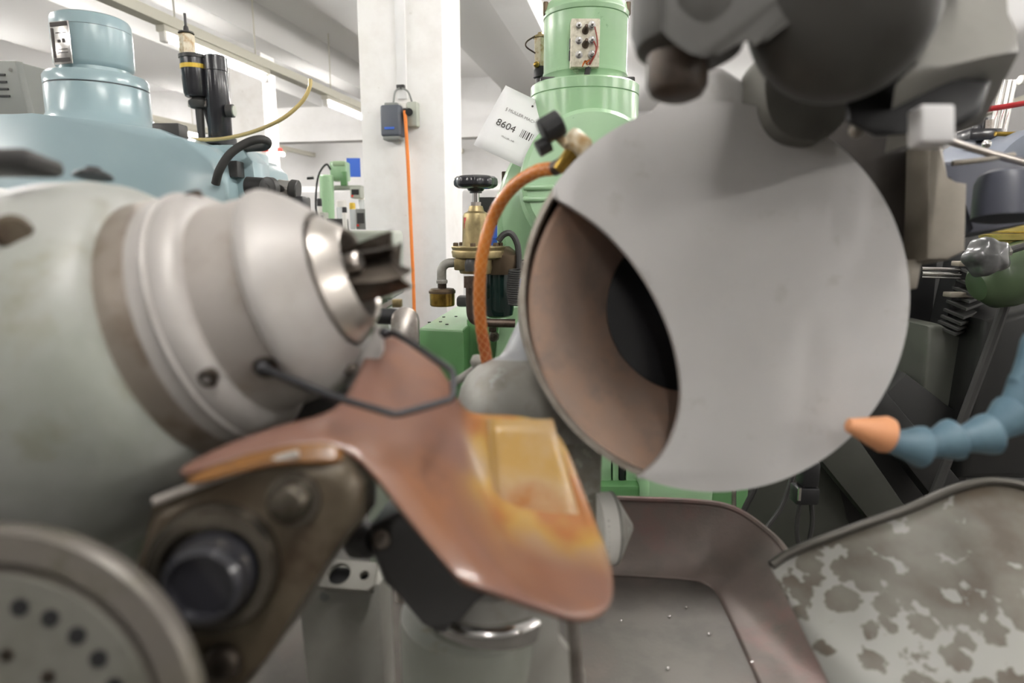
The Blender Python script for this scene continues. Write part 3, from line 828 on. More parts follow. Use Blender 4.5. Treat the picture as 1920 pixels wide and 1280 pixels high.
# dark grey box and coil cable behind it
t = thing('switch_cover', 'flat dark grey cover standing behind the regulator bonnet', 'cover')
B().box(A(915, 396, YR + .5), (s(42, 1.8), .04, s(50, 1.8)), bev=.004).build('plate', 'dark_grey', t)
B().box(A(945, 398, YR + .5), (s(20, 1.8), .04, s(46, 1.8)), bev=.006).build('connector', 'bronze_pipe', t)
t = thing('blue_bin', 'tall blue plastic bin glimpsed behind the regulator', 'bin')
zb_ = A(950, 420, 2.35).z
B().lathe(V((A(950, 470, 2.35).x, 2.42, 0)), Z, [(0, .10), (zb_ - .05, .115), (zb_ - .05, .125), (zb_, .125), (zb_, .1)], 4, ref=V((1, 1, 0))).build('tub', 'blue_sign', t)
B().lathe(V((A(950, 470, 2.35).x, 2.42, zb_)), Z, [(0, .12), (.02, .11), (.025, 0)], 4, ref=V((1, 1, 0))).build('lid', 'blue_sign', t)
hp = []
for i in range(220):
    a_ = i / 220 * 2 * math.pi * 16
    t_ = i / 219
    c = P(966 - 4 * math.sin(t_ * 3), 505 + 66 * t_, 1.25)
    hp.append(c + X * math.cos(a_) * .011 + Y * math.sin(a_) * .011)
tag(B().tube(hp, 0.0022, 6, straight=True).build('coiled_cable', 'black_rubber'), 'black coiled cable hanging behind the wheel guard edge', 'cable')

# ================================================================== THE GRINDER: wheel head
GC = P(1340, 556, 0.50)
GR = s(366, 0.50)
t = thing('wheel_guard', 'grey cast guard with a crescent cutout around the grinding wheel', 'guard')
guard = t
def gp(px, py, dz=0.0):
    q_ = GC + RT * s(px - 1340, .5) + UP * s(556 - py, .5)
    return q_ + FW * dz
cut = [(1036, 369), (1075, 390), (1118, 420), (1160, 459), (1203, 514), (1240, 580), (1264, 645), (1277, 715), (1275, 770), (1258, 825), (1232, 866), (1196, 897)]
cutp = catmull([V((x, y, 0)) for x, y in cut], 5)
a0 = math.atan2(556 - 897, 1196 - 1340)
a1 = math.atan2(556 - 369, 1036 - 1340)
if a0 < a1 - 2 * math.pi: a0 += 2 * math.pi
if a1 > a0 + 0: pass
arc = []
A0, A1 = a0, a1
while A0 > A1: A0 -= 2 * math.pi
for i in range(1, 90):
    a_ = A0 + (A1 - A0) * i / 90
    arc.append(V((1340 + 366 * math.cos(a_), 556 - 366 * math.sin(a_), 0)))
bd = cutp + arc
B().prism([gp(b_.x, b_.y, 0) for b_ in bd], FW * .009, .0035, 3).build('front_plate', 'guard_cast', t, 40)
B().lathe(GC, FW, [(.004, GR), (.15, GR * 1.0), (.16, GR * .97), (.16, GR * .94), (.012, GR * .965), (.004, GR * .975)], 128, closed=True).build('drum', 'guard_rim', t)
B().lathe(GC + FW * .158, FW, [(0, GR * .98), (.004, GR * .98), (.004, 0)], 96).build('back_plate', 'dark_machine', t)
B().prism([P(x, y, .53) for x, y in ((1180, 240), (1225, 205), (1262, 172), (1300, 130), (1330, 112), (1360, 118), (1430, 165), (1442, 210), (1440, 300), (1200, 300))], FW * .07, .012, 4).build('mounting_fin', 'guard_cast', t)
B().prism([P(q_.x, q_.y, .482) for q_ in catmull([V((x, y, 0)) for x, y in ((1436, 130), (1460, 70), (1600, 70), (1610, 150), (1590, 215), (1550, 258), (1505, 262), (1465, 246), (1440, 205))], 5, True)], FW * .06, .006, 4).build('neck', 'neck_cast', t)
t = thing('grinding_wheel', 'brown abrasive cup wheel with a black hub inside the guard', 'grinding wheel')
WC = P(1338, 570, 0.50)
B().lathe(WC, FW, [(.016, .1475 * .985), (.012, .1475 * .975), (.012, .1475 * .955), (.045, .104), (.063, .0775), (.068, .0735), (.11, .0735), (.11, .12), (.06, .146)], 128, closed=True).build('abrasive_cup', 'abrasive', t)
hub = B().lathe(WC, FW, [(.066, .0737), (.072, .069), (.084, .067), (.098, .063), (.098, .045), (.088, .043), (.088, .026), (.080, .024), (.080, 0)], 72).build('hub', 'hub_black', t)
for k in range(6):
    a_ = k * math.pi / 3 + .3
    B().cyl(WC + FW * .098 + (RT * math.cos(a_) + UP * math.sin(a_)) * .054, WC + FW * .092 + (RT * math.cos(a_) + UP * math.sin(a_)) * .054, .005, n=12).build('hub_screw', 'black_gloss', hub)
B().lathe(WC, FW, [(.080, .012), (.072, .012), (.070, .010), (.070, 0)], 6).build('spindle_nut', 'black_gloss', hub)

t = thing('coolant_valve', 'black knurled valve with a brass and clear body above the guard', 'valve')
kv = (P(1062, 235, .53) - P(1003, 275, .53))
ka = (P(1075, 262, .53) - P(1000, 268, .53)).normalized()
def knob(c, ax_, r, L, m_, nm):
    n = 48; bb_ = B(); u_, v_ = perp(ax_); rg = []
    for tt, k_ in ((0, .9), (.06, 1), (.9, 1), (1, .92)):
        rg.append([bb_.bm.verts.new(c + ax_ * (tt * L) + (u_ * math.cos(2 * math.pi * j / n) + v_ * math.sin(2 * math.pi * j / n)) * r * k_ * (1 + (.035 if j % 2 else 0))) for j in range(n)])
    bb_._faces(rg); bb_.bm.faces.new(rg[0]); bb_.bm.faces.new(rg[-1])
    return bb_.build(nm, m_, t, 20)
knob(P(1052, 228, .53), (P(1010, 252, .53) - P(1052, 228, .53)).normalized(), s(24, .53), s(42, .53), 'black', 'knob')
B().cyl(P(1030, 268, .535), P(1008, 280, .535), s(16, .53), n=20).build('knob_rear', 'black', t)
B().cyl(P(1040, 248, .535), P(1062, 272, .535), s(9, .53), n=14).build('valve_stem', 'fitting_clear', t)
B().box(P(1082, 270, .54), (s(52, .54), s(42, .54), s(42, .54)), (RT * .8 - UP * .6, FW, UP * .8 + RT * .6), .006, 3).build('valve_body', 'fitting_clear', t)
B().cyl(P(1078, 280, .54), P(1048, 318, .55), s(16, .54), s(13, .54), n=18).build('hose_barb', 'brass', t)
# orange braided hose
hpts = [P(x, y, d_) for x, y, d_ in ((1056, 308, .55), (1042, 315, .56), (1005, 322, .58), (960, 352, .60), (925, 405, .62), (905, 475, .63), (899, 545, .64), (902, 610, .65), (912, 672, .66), (918, 720, .67))]
t = thing('coolant_hose', 'orange braided hose curving from the valve down behind the shield', 'hose')
B().tube(hpts, s(12, .61), 20, 10).build('hose_wall', 'copper_hose', t)
cen_ = catmull(hpts, 24)
for sg in (-1, 1):
    for k in range(5):
        sp = []
        L_ = 0.0
        u_ = None
        for i, q_ in enumerate(cen_):
            tn = (cen_[min(i + 1, len(cen_) - 1)] - cen_[max(i - 1, 0)]).normalized()
            if u_ is None: u_, v_ = perp(tn)
            else:
                u_ = (u_ - tn * u_.dot(tn)).normalized(); v_ = tn.cross(u_)
            if i: L_ += (q_ - cen_[i - 1]).length
            a_ = sg * L_ / .0240 * 2 * math.pi * .5 + k * math.pi * 2 / 5
            sp.append(q_ + (u_ * math.cos(a_) + v_ * math.sin(a_)) * s(12.1, .61))
        B().tube(sp, .00016, 4, straight=True).build('braid_strand', 'braid', t)
B().cyl(P(1040, 316, .56), P(1054, 309, .552), s(14, .56), n=18).build('ferrule', 'bronze_pipe', t)

# overhead arm casting
t = thing('overhead_arm', 'dark grey cast arm reaching over the wheel guard', 'machine arm')
D = .34
def ray(px, py):
    return (P(px, py, 1) - CAM).normalized()
B().lathe(P(1300, -160, D + .03), P(1290, 112, D + .03) - P(1300, -160, D + .03), [(0, s(112, D + .03)), (s(220, D + .03), s(108, D + .03)), (s(255, D + .03), s(96, D + .03)), (s(272, D + .03), s(70, D + .03)), (s(276, D + .03), 0)], 48).build('boss', 'arm_cast', t)
B().lathe(P(1272, 90, D + .03), P(1268, 180, D + .03) - P(1272, 90, D + .03), [(0, s(57, D + .03)), (s(70, D + .03), s(56, D + .03)), (s(86, D + .03), s(48, D + .03)), (s(95, D + .03), s(30, D + .03)), (s(96, D + .03), 0)], 40).build('boss_pin', 'arm_brown', t)
arch_px = catmull([V((x, y, 0)) for x, y in ((1240, 60), (1290, 98), (1335, 108), (1356, 97), (1380, 84), (1412, 76), (1434, 80), (1450, 66), (1500, 30))], 4)
B().prism([P(q_.x, q_.y, D) for q_ in arch_px] + [P(x, y, D) for x, y in ((1640, 60), (1700, -60), (1710, -200), (1240, -200))], ray(1412, 70) * .06, .004, 2).build('arch', 'arm_cast', t)
B().lathe(P(1575, 20, D - .005), ray(1575, 20), [(-.010, 0), (-.009, s(60, D)), (-.006, s(110, D)), (.000, s(146, D)), (.010, s(166, D)), (.02, s(172, D)), (.07, s(190, D)), (.075, 0)], 72).build('drum_end', 'arm_cast', t, 60)
wn = V((.15, -.75, .55)).normalized()
def wp(px, py):
    r = FW + RT * ((px - 960) / FPX) + UP * ((640 - py) / FPX)
    return CAM + r * ((P(1690, 150, D + .022) - CAM).dot(wn) / r.dot(wn))
wv = P(1838, 238, D + .18) - wp(1915, 93)
B().prism([wp(*q_) for q_ in ((1680, 152), (1725, 70), (1760, -60), (1790, -160), (1850, -160), (1872, -10), (1890, 25), (1906, 58), (1916, 92), (1860, 104), (1770, 125))], wv, .006, 3).build('side_wing', 'arm_wing', t)
B().prism([P(x, y, D + .06) for x, y in ((1580, 120), (1700, 140), (1860, 150), (1840, 215), (1800, 240), (1720, 250), (1640, 258), (1585, 230))], ray(1720, 190) * .06, .006, 3).build('shaded_rib', 'black', t)  # rib under the arm; black colour stands in for the shade there
B().box(P(1745, 238, D + .035), (s(64, D + .035), s(50, D), s(72, D + .035)), (RT, FW, UP), .002, 3).build('clamp_pad', 'block_white', t)
B().cyl(P(1640, -60, D + .07), P(1640, -60, D + .07) + V((.02, .05, .45)), .055, n=32, ch=.004).build('ram', 'arm_cast', t)
B().sphere(P(1606, 245, .43), s(14, .43), 16).build('grease_nipple', 'block_beige', t)

# blocks to the right of the guard
t = thing('slide_block', 'dark brown slide block with a pale clamping bar beside the guard', 'slide')
B().prism([P(x, y, .62) for x, y in ((1530, 150), (1772, 150), (1772, 440), (1735, 498), (1560, 498))], FW * .12, .004).build('block', 'block_brown', t)
B().prism([P(x, y, .585) for x, y in ((1744, 262), (1768, 262), (1768, 340), (1816, 342), (1812, 470), (1780, 487), (1738, 486))], FW * .05, .004).build('clamping_bar', 'block_beige', t)
B().prism([P(x, y, .60) for x, y in ((1690, 486), (1732, 486), (1722, 540), (1700, 545))], FW * .04, .003).build('wiper', 'block_beige', t)
t = thing('cross_handle', 'blue grey cylinder head with a slanting rod right of the slide', 'machine head')
B().lathe(P(1890, 322, .64), P(1884, 420, .64) - P(1890, 322, .64), [(0, 0), (0, s(34, .64)), (.004, s(46, .64)), (.012, s(52, .64)), (.047, s(54, .64)), (.050, 0)], 40).build('cylinder', 'head_grey', t)
B().prism([P(x, y, .70) for x, y in ((1768, 300), (1800, 300), (1930, 290), (1930, 420), (1815, 440), (1812, 345), (1770, 340))], FW * .08, .006).build('head_body', 'head_grey', t)
B().tube([P(1775, 262, .6), P(1830, 280, .62), P(1930, 308, .64)], s(7, .62), 12).build('rod', 'steel', t)
B().tube([P(1786, 306, .62), P(1840, 300, .62), P(1900, 290, .64)], s(5, .62), 12).build('rod', 'block_beige', t)
B().sphere(P(1850, 270, .9), s(8, .9), 14).build('ball_end', 'chrome', t)

# ================================================================== RIGHT BACKGROUND
t = thing('dark_grinding_machine', 'dark grey machine with sloping covers behind the guard', 'machine')
YD = 1.55
B().prism([A(x, y, YD + .25) for x, y in ((1400, 440), (2100, 440), (2100, 900), (1380, 900))], V((0, .3, 0)), .01).build('body', 'dark_machine', t)
B().box(V((A(1750, 900, YD).x + .05, YD + .32, .35)), (0.9, .5, .7), bev=.02).build('base', 'dark_machine', t)
B().prism([A(x, y, YD) for x, y in ((1742, 612), (1765, 608), (1833, 640), (1832, 820), (1720, 820))], V((0, .25, 0)), .012, 3).build('way_cover', 'cover_grey', t)
B().prism([A(x, y, YD + .12) for x, y in ((1690, 470), (1760, 470), (1745, 640), (1700, 640))], V((0, .1, 0)), .004).build('saddle', 'black', t)
for k, (y0, h_) in enumerate(((503, 5), (512, 7), (519, 3))):
    B().cyl(A(1728, y0, YD + .02), A(1800, y0 + 2, YD + .02), s(h_ / 2 + .6, YD), n=12).build('guide_rail', 'chrome', t)
for x0, x1, y0 in ((1791, 1815, 494), (1775, 1818, 552)):
    B().box((A(x0, y0, YD - .02) + A(x1, y0, YD - .02)) / 2, (s(x1 - x0, YD), .03, s(9, YD)), bev=.002).build('fixing_strip', 'block_beige', t)
# bellows folds
bel = []
for k, py in enumerate((478, 500, 520, 536, 548, 562, 578, 590, 600, 609)):
    x0 = 1800 - k * 5.2
    bb = B()
    a_, b_, c_ = A(x0, py, YD + .04), A(x0 + 38, py + 16, YD - .06), A(x0 + 72, py + 3, YD + .02)
    d_ = A(x0 + 36, py - 8, YD + .10)
    for q_ in (0,):
        top_ = [a_, b_, c_, d_]
    bb.prism(top_, V((0, 0, -.006)))
    bb.build('bellows_fold', 'bellows_black', t)
B().prism([A(x, y, YD + .03) for x, y in ((1805, 470), (1850, 470), (1830, 620), (1770, 620))], V((0, .06, 0))).build('bellows_core', 'black', t)
for q_ in (((1480, 790), (1560, 750), (1740, 1010), (1700, 1060)), ((1600, 740), (1650, 720), (1800, 900), (1770, 960)),):
    B().prism([A(x, y, YD - .12) for x, y in q_], V((0, .06, 0)), .004).build('sloping_guide', 'dark_olive' if q_[0][0] < 1500 else 'dark_machine', t)
B().prism([A(x, y, YD - .02) for x, y in ((1540, 860), (1700, 700), (1830, 800), (1800, 980), (1600, 1060))], V((0, .1, 0)), .006).build('lower_cover', 'dark_machine', t)
B().prism([A(x, y, YD - .05) for x, y in ((1370, 905), (1560, 860), (1620, 1080), (1370, 1080))], V((0, .1, 0)), .006).build('front_panel', 'dark_olive', t)
B().tube([A(1895, 540, YD - .2), A(1860, 640, YD - .2), A(1815, 760, YD - .2), A(1770, 880, YD - .2), A(1750, 930, YD - .2)], s(8, YD), 10).build('flexible_conduit', 'black_rubber', t)
B().prism([A(x, y, YD - .08) for x, y in ((1850, 600), (2000, 560), (2000, 900), (1800, 900))], V((0, .15, 0)), .02, 3).build('end_cover', 'dark_machine', t)

t = thing('green_machine_tank', 'green rounded tank with a wrapped grey knob at the picture edge', 'tank')
B().lathe(A(1880, 520, 1.30), X * .9 + Z * .3, [(-.06, 0), (-.055, .03), (-.03, .055), (0, .062), (.15, .062), (.15, 0)], 36).build('tank', 'olive_green', t)
kb = B(); kr = []
kc = A(1848, 482, 1.2); kax = V((.1, -1, .2)).normalized(); ku, kv_ = perp(kax)
for tt, k_ in ((-.03, .3), (-.028, .7), (-.015, .98), (.01, 1.0), (.022, .9), (.028, .6), (.03, .01)):
    kr.append([kb.bm.verts.new(kc + kax * tt + (ku * math.cos(2 * math.pi * j / 50) + kv_ * math.sin(2 * math.pi * j / 50)) * s(34, 1.2) * k_ * (1 + .11 * math.cos(10 * math.pi * j / 50))) for j in range(50)])
kb._faces(kr); kb.bm.faces.new(kr[0])
kb.build('wrapped_knob', 'wrap_grey', t, 60)
B().cyl(A(1880, 474, 1.22), A(1892, 470, 1.22), s(10, 1.2), n=6).build('union_nut', 'cast_grey', t)
B().tube([A(1890, 470, 1.22), A(1940, 455, 1.22)], s(7, 1.2), 10).build('pipe', 'dark_grey', t)
t = thing('gold_regulator', 'gold coloured regulator flange at the right picture edge', 'regulator')
YQ = 1.35
ax_ = A(1905, 440, YQ)
for prof, nm in (([(-.03, .045), (-.012, .05), (-.010, .062), (0, .064), (.003, .060)], 'flange_lower'), ([(.004, .060), (.007, .064), (.016, .064), (.02, .05)], 'flange_upper'), ([(.02, .022), (.05, .020), (.055, .016), (.09, .014)], 'bonnet')):
    B().lathe(ax_, Z, prof, 32).build(nm, 'gold', t)
for k in range(6):
    a_ = k * math.pi / 3 + .2
    B().lathe(ax_ + V((math.cos(a_), math.sin(a_), 0)) * .054 + Z * .014, Z, [(0, .006), (.008, .006), (.009, .004)], 6).build('flange_bolt', 'gold', t)
t = thing('filter_unit', 'black and chrome filter unit on a white machine at the right edge', 'filter')
YF = 2.5
for px in (1872, 1884, 1894):
    B().cyl(A(px - 12, 248, YF), A(px + 8, 150, YF), s(4.5, YF), n=14).build('polished_rod', 'chrome', t)
B().cyl(A(1835, 244, YF), A(1838, 222, YF), s(12, YF), n=20).build('canister', 'black_gloss', t)
B().cyl(A(1852, 243, YF - .02), A(1853, 225, YF - .02), s(9, YF), n=6).build('nut', 'steel', t)
B().box(A(1835, 254, YF), (s(56, YF), .08, s(20, YF)), bev=.004).build('manifold', 'black_gloss', t)
B().cyl(A(1912, 150, YF), A(1925, 150, YF), s(8, YF), n=18).build('gauge', 'white_plastic', t)
tag(B().tube([A(1835, 205, 2.4), A(1870, 202, 2.4), A(1940, 190, 2.4)], s(5, 2.4), 10).build('red_hose', 'red_tube'), 'red hose crossing to the filter unit', 'hose')
tag(B().tube([A(1866, 251, 2.4), A(1890, 251, 2.4), A(1940, 250, 2.4)], s(4, 2.4), 10).build('amber_hose', 'brass'), 'amber hose leaving the black manifold', 'hose')
t = thing('grey_blue_machine', 'rounded grey-blue machine cover at the right picture edge', 'machine')
B().lathe(A(1965, 345, 2.3), V((0, 1, 0)), [(0, 0), (0, .16), (.02, .19), (.05, .2), (.4, .2), (.4, 0)], 48).build('cover', 'grey_blue', t)
B().box(V((A(1965, 345, 2.3).x, 2.5, .7)), (.34, .36, 1.4), bev=.02).build('base', 'grey_blue', t)

# ================================================================== pan, trays, castings under the wheel
t = thing('chip_pan', 'rust tinged sheet metal chip pan below the wheel', 'pan')
ZP = 0.92
rim = [(980, 926, .82), (1150, 934, .82), (1300, 940, .82), (1372, 952, .81), (1432, 990, .79), (1478, 1040, .755), (1522, 1150, .68), (1580, 1300, .60), (1640, 1460, .53)]
flo = [(980, 1074), (1150, 1080), (1285, 1088), (1322, 1096), (1342, 1112), (1356, 1138), (1398, 1230), (1432, 1310), (1490, 1460)]
rim3 = catmull([P(*r_) for r_ in rim], 5)
flo3 = catmull([onz(x, y, ZP) for x, y in flo], 5)
rows = []
for f_ in (0, .04, .3, .6, .82, .93, 1.0):
    row = []
    for a_, b_ in zip(rim3, flo3):
        q_ = a_.lerp(b_, f_)
        q_ = q_ - Z * (.028 * math.sin(math.pi * f_) * .6)
        q_.z = max(q_.z, ZP)
        row.append(q_)
    rows.append(row)
B().grid(rows).build('wall', 'pan_wall', t, 60, solid=0.003)
B().tube(rim3, .004, 8, straight=True).build('rim', 'pan_wall', t)
fb_ = [q_ for q_ in flo3] + [onz(300, 1500, ZP), onz(300, 1074, ZP)]
bb = B(); bb.prism([V((q_.x, q_.y, ZP)) for q_ in fb_], V((0, 0, -.004))); bb.build('pan_floor', 'pan_metal', t)
for px, py in ((1243, 1070), (1274, 1073), (1287, 1140), (1255, 1157), (1165, 1165), (1330, 1190), (1410, 1243), (1252, 1255)):
    c = onz(px, py, ZP)
    B().box(c + Z * .0012, (.004, .0022, .002), (V((.7, .7, 0)), V((-.7, .7, 0)), Z), .0005).build('metal_chip', 'chrome', t)
struct_base = thing('machine_base', 'heavy grey machine base under the chip pan', 'machine base')
B().box(V((-.2, .60, .455)), (.8, .42, .905), bev=.02).build('base_casting', 'column_paint', struct_base)

t = thing('bead_edged_tray', 'stained grey sheet tray with a rolled bead edge', 'tray')
def trp(px, py):
    # a sheet leaning back towards the viewer
    n_ = V((-.25, -.62, .95)).normalized()
    p0_ = P(1700, 1000, .56)
    r = FW + RT * ((px - 960) / FPX) + UP * ((640 - py) / FPX)
    return CAM + r * ((p0_ - CAM).dot(n_) / r.dot(n_)), n_
edge = [(1446, 1062), (1475, 1042), (1530, 1018), (1620, 985), (1700, 957), (1770, 926), (1820, 910), (1865, 905), (1920, 914), (1990, 945)]
low = [(1446, 1066), (1490, 1150), (1530, 1230), (1570, 1310), (1610, 1390), (1660, 1400), (1760, 1400), (1860, 1400), (1960, 1400), (2060, 1400)]
e3 = catmull([trp(*q_)[0] for q_ in edge], 4)
lo2 = catmull([V((x, y, 0)) for x, y in low], 4)
l3 = [trp(q_.x, q_.y)[0] for q_ in lo2]
rows = [[a_.lerp(b_, f_) for a_, b_ in zip(e3, l3)] for f_ in (0, .1, .25, .5, .75, 1)]
B().grid(rows).build('sheet', 'tray_stained', t, 60, solid=.002)
nn_ = trp(1700, 1000)[1]
B().tube([q_ + nn_ * .002 for q_ in e3], .0042, 10, straight=True).build('rolled_bead', 'tray_rim', t)

# coolant nozzle chain
t = thing('segmented_coolant_hose', 'segmented blue coolant hose with an orange nozzle', 'coolant hose')
ds = .46
nz = [(1592, 794), (1668, 820)]
a_, b_ = P(1588, 796, ds), P(1672, 818, ds)
B().lathe(a_, b_ - a_, [(0, s(9, ds)), (.001, s(13, ds)), (s(40, ds), s(25, ds)), (s(70, ds), s(35, ds)), (s(80, ds), s(33, ds)), (s(84, ds), s(20, ds))], 32).build('nozzle', 'nozzle_orange', t)
seg = [((1664, 828), (1732, 838)), ((1730, 838), (1792, 822)), ((1786, 828), (1860, 812)), ((1842, 820), (1906, 772)), ((1886, 778), (1940, 716)), ((1912, 722), (1965, 640))]
for (x0, y0), (x1, y1) in seg:
    a_, b_ = P(x0, y0, ds), P(x1, y1, ds)
    L_ = (b_ - a_).length
    B().lathe(a_, b_ - a_, [(0, s(21, ds)), (L_ * .15, s(22, ds)), (L_ * .5, s(29, ds)), (L_ * .82, s(38, ds)), (L_ * .95, s(39, ds)), (L_, s(36, ds)), (L_ * 1.01, s(18, ds))], 32).build('segment', 'hose_blue', t)

# cables with plugs
t = thing('plug_connector', 'black plug connector with looped lead below the guard', 'plug')
yc = 1.15
B().box(A(1508, 925, yc), (s(46, yc), .035, s(36, yc)), bev=.005).build('housing', 'black', t)
B().box(A(1515, 885, yc), (s(34, yc), .035, s(52, yc)), bev=.006).build('upper_housing', 'black', t)
B().box(A(1499, 926, yc - .02), (s(5, yc), .004, s(26, yc))).build('latch', 'chrome', t)
B().tube([A(1500, 942, yc), A(1494, 985, yc), A(1499, 1025, yc), A(1514, 1020, yc), A(1523, 980, yc), A(1521, 942, yc)], s(5, yc), 8).build('lead', 'black_rubber', t)
for nm, lb, ps, rr_, m_ in (('corrugated_cable', 'corrugated grey cable bending beside the plug connector', ((1494, 860), (1482, 905), (1465, 950), (1440, 985), (1425, 1010)), 5, 'dark_grey'),
                        ('black_cable', 'short thick black cable below the guard edge', ((1425, 880), (1415, 915), (1398, 950), (1390, 970)), 6, 'black_rubber'),
                        ('metal_conduit', 'straight shiny conduit below the guard edge', ((1376, 890), (1376, 920), (1376, 960)), 4.5, 'steel')):
    tag(B().tube([A(x, y, 1.2) for x, y in ps], s(rr_, 1.2), 10).build(nm, m_), lb, 'cable')
t = thing('white_shelf', 'pale cabinet glimpsed below the guard', 'cabinet')
B().box(A(1340, 985, 1.75), (s(110, 1.75), .2, s(100, 1.75)), bev=.004).build('housing', 'white_plastic', t)
B().box(A(1340, 985, 1.645), (s(90, 1.75), .006, s(80, 1.75)), bev=.002).build('door', 'white_plastic', t)

# dresser casting behind the shield
t = thing('dresser_casting', 'grey rounded casting with worn column behind the copper shield', 'casting')
dd = .66
q_ = lambda y: P(1012, y, dd)
prof_px = [(540, 18), (600, 40), (655, 66), (668, 76), (674, 92), (686, 118), (702, 136), (725, 148), (755, 154), (790, 152), (812, 140), (812, 0)]
B().lathe(q_(540), q_(812) - q_(540), [((y - 540) * dd / FPX, s(r_, dd)) for y, r_ in prof_px[4:]], 64, cap=True).build('dome', 'cast_grey', t, 60)
B().lathe(q_(540), q_(812) - q_(540), [((y - 540) * dd / FPX, s(r_, dd)) for y, r_ in prof_px[:5]], 64).build('cone', 'cast_blue_grey', t, 60)
B().prism([P(x, y, .62) for x, y in ((960, 770), (1110, 770), (1130, 850), (1126, 925), (1120, 1080), (960, 1080))], FW * .10, .006, 3).build('column', 'worn_paint', t)
dc = P(1118, 990, .62)
B().lathe(dc, X + FW * .12, [(0, s(66, .62)), (s(28, .62), s(66, .62)), (s(30, .62), s(62, .62))], 56).build('dial', 'dial_white', t)
B().lathe(dc + (X + FW * .12).normalized() * s(29, .62), X + FW * .12, [(0, s(67, .62)), (s(4, .62), s(67, .62)), (s(6, .62), s(64, .62)), (s(40, .62), s(8, .62)), (s(42, .62), 0)], 56).build('dial_cone', 'cast_grey', t)
for k in range(7):
    B().box(P(1132, 960 + k * 9, .62) - FW * s(64, .62) * math.sqrt(max(.05, 1 - ((30 - 9 * k) / 66.) ** 2)), (s(4, .62), .0006, .0006), (X, FW, UP)).build('graduation', 'ink', t)
t = thing('pipe_fitting', 'small cast pipe fitting with slanting tube behind the shield', 'fitting')
B().lathe(P(884, 672, .70), P(920, 690, .70) - P(884, 672, .70), [(0, s(7, .7)), (s(6, .7), s(12, .7)), (s(26, .7), s(17, .7)), (s(40, .7), s(14, .7))], 20).build('fitting', 'cast_grey', t)
B().tube([P(893, 690, .71), P(860, 712, .71), P(800, 745, .70), P(740, 775, .69)], s(8, .7), 12).build('tube', 'cast_grey', t)
t = thing('clamp_lever', 'flat round-ended steel lever with a black handle behind the cutter', 'lever')
dl = .75
B().prism([P(x, y, dl) for x, y in [(758 + 25 * math.cos(a), 600 - 25 * math.sin(a)) for a in [math.pi * i / 12 for i in range(13)]] + [(730, 700), (786, 700)]], FW * .015, .002).build('blade', 'steel', t)
B().cyl(P(758, 690, dl + .008), P(758, 1131, dl + .008), s(18, dl), n=16).build('stem', 'steel', t)
B().cyl(P(700, 592, dl + .03), P(780, 595, dl + .03), s(16, dl), n=20, ch=.006).build('grip', 'black', t)
B().prism([P(x, y, dl + .05) for x, y in ((700, 580), (735, 561), (742, 566), (706, 588))], FW * .01).build('link', 'steel', t)
B().box(P(745, 568, dl + .05), (s(18, dl), .012, s(16, dl)), bev=.001).build('link_end', 'brass_dull', t)

# column with chrome collar, mounting plate
t = thing('support_column', 'grey column with polished collar below the copper shield', 'column')
dcx = .42
cc = P(885, 1204, dcx)
zc = cc.z
rC = s(162, dcx)
B().lathe(V((cc.x, cc.y + rC, 0)), Z, [(0.90, rC), (zc - .02, rC), (zc - .012, rC * .985), (zc - .010, rC * .9)], 72).build('post', 'column_paint', t)
B().lathe(V((cc.x + .01, cc.y + rC, 0)), Z, [(zc - .014, rC * .84), (zc - .012, rC * .90), (zc - .001, rC * .91), (zc + .002, rC * .89), (zc + .004, rC * .84)], 72).build('collar', 'chrome', t)
B().lathe(V((cc.x + .01, cc.y + rC, 0)), Z, [(zc, rC * .78), (zc + .02, rC * .76), (zc + .022, rC * .6)], 64).build('collar_groove', 'cast_grey', t)
B().prism([P(x, y, .40) for x, y in ((690, 990), (740, 965), (870, 950), (960, 1000), (995, 1045), (985, 1075), (945, 1104), (890, 1130), (850, 1152), (838, 1190), (812, 1190), (808, 1160), (760, 1130), (718, 1095), (696, 1040))], FW * .09, .012, 4).build('clamp_block', 'dark_grey', t)
B().cyl(P(715, 1012, .395), P(715, 1012, .405), s(18, .4), n=20, ch=.001).build('clamp_screw', 'steel_dark', t)
B().cyl(P(660, 1012, .43), P(700, 1012, .42), s(34, .42), n=24, ch=.004).build('pivot', 'dark_grey', t)
B().prism([P(x, y, .44) for x, y in ((985, 1110), (1046, 1150), (1046, 1200), (1064, 1216), (1096, 1262), (1100, 1330), (960, 1330))], FW * .012, .001).build('web_plate', 'plate_grey', t)
B().cyl(P(1072, 1140, .40), P(1084, 1300, .40), s(12, .4), n=16).build('stay_rod', 'steel', t)
t = thing('mounting_plate', 'pale grey mounting plate with a drilled tilted tab', 'plate')
dp = .56
B().prism([P(x, y, dp) for x, y in ((560, 1128), (578, 1090), (712, 1096), (722, 1330), (580, 1330))], FW * .05, .002).build('plate', 'plate_grey', t)
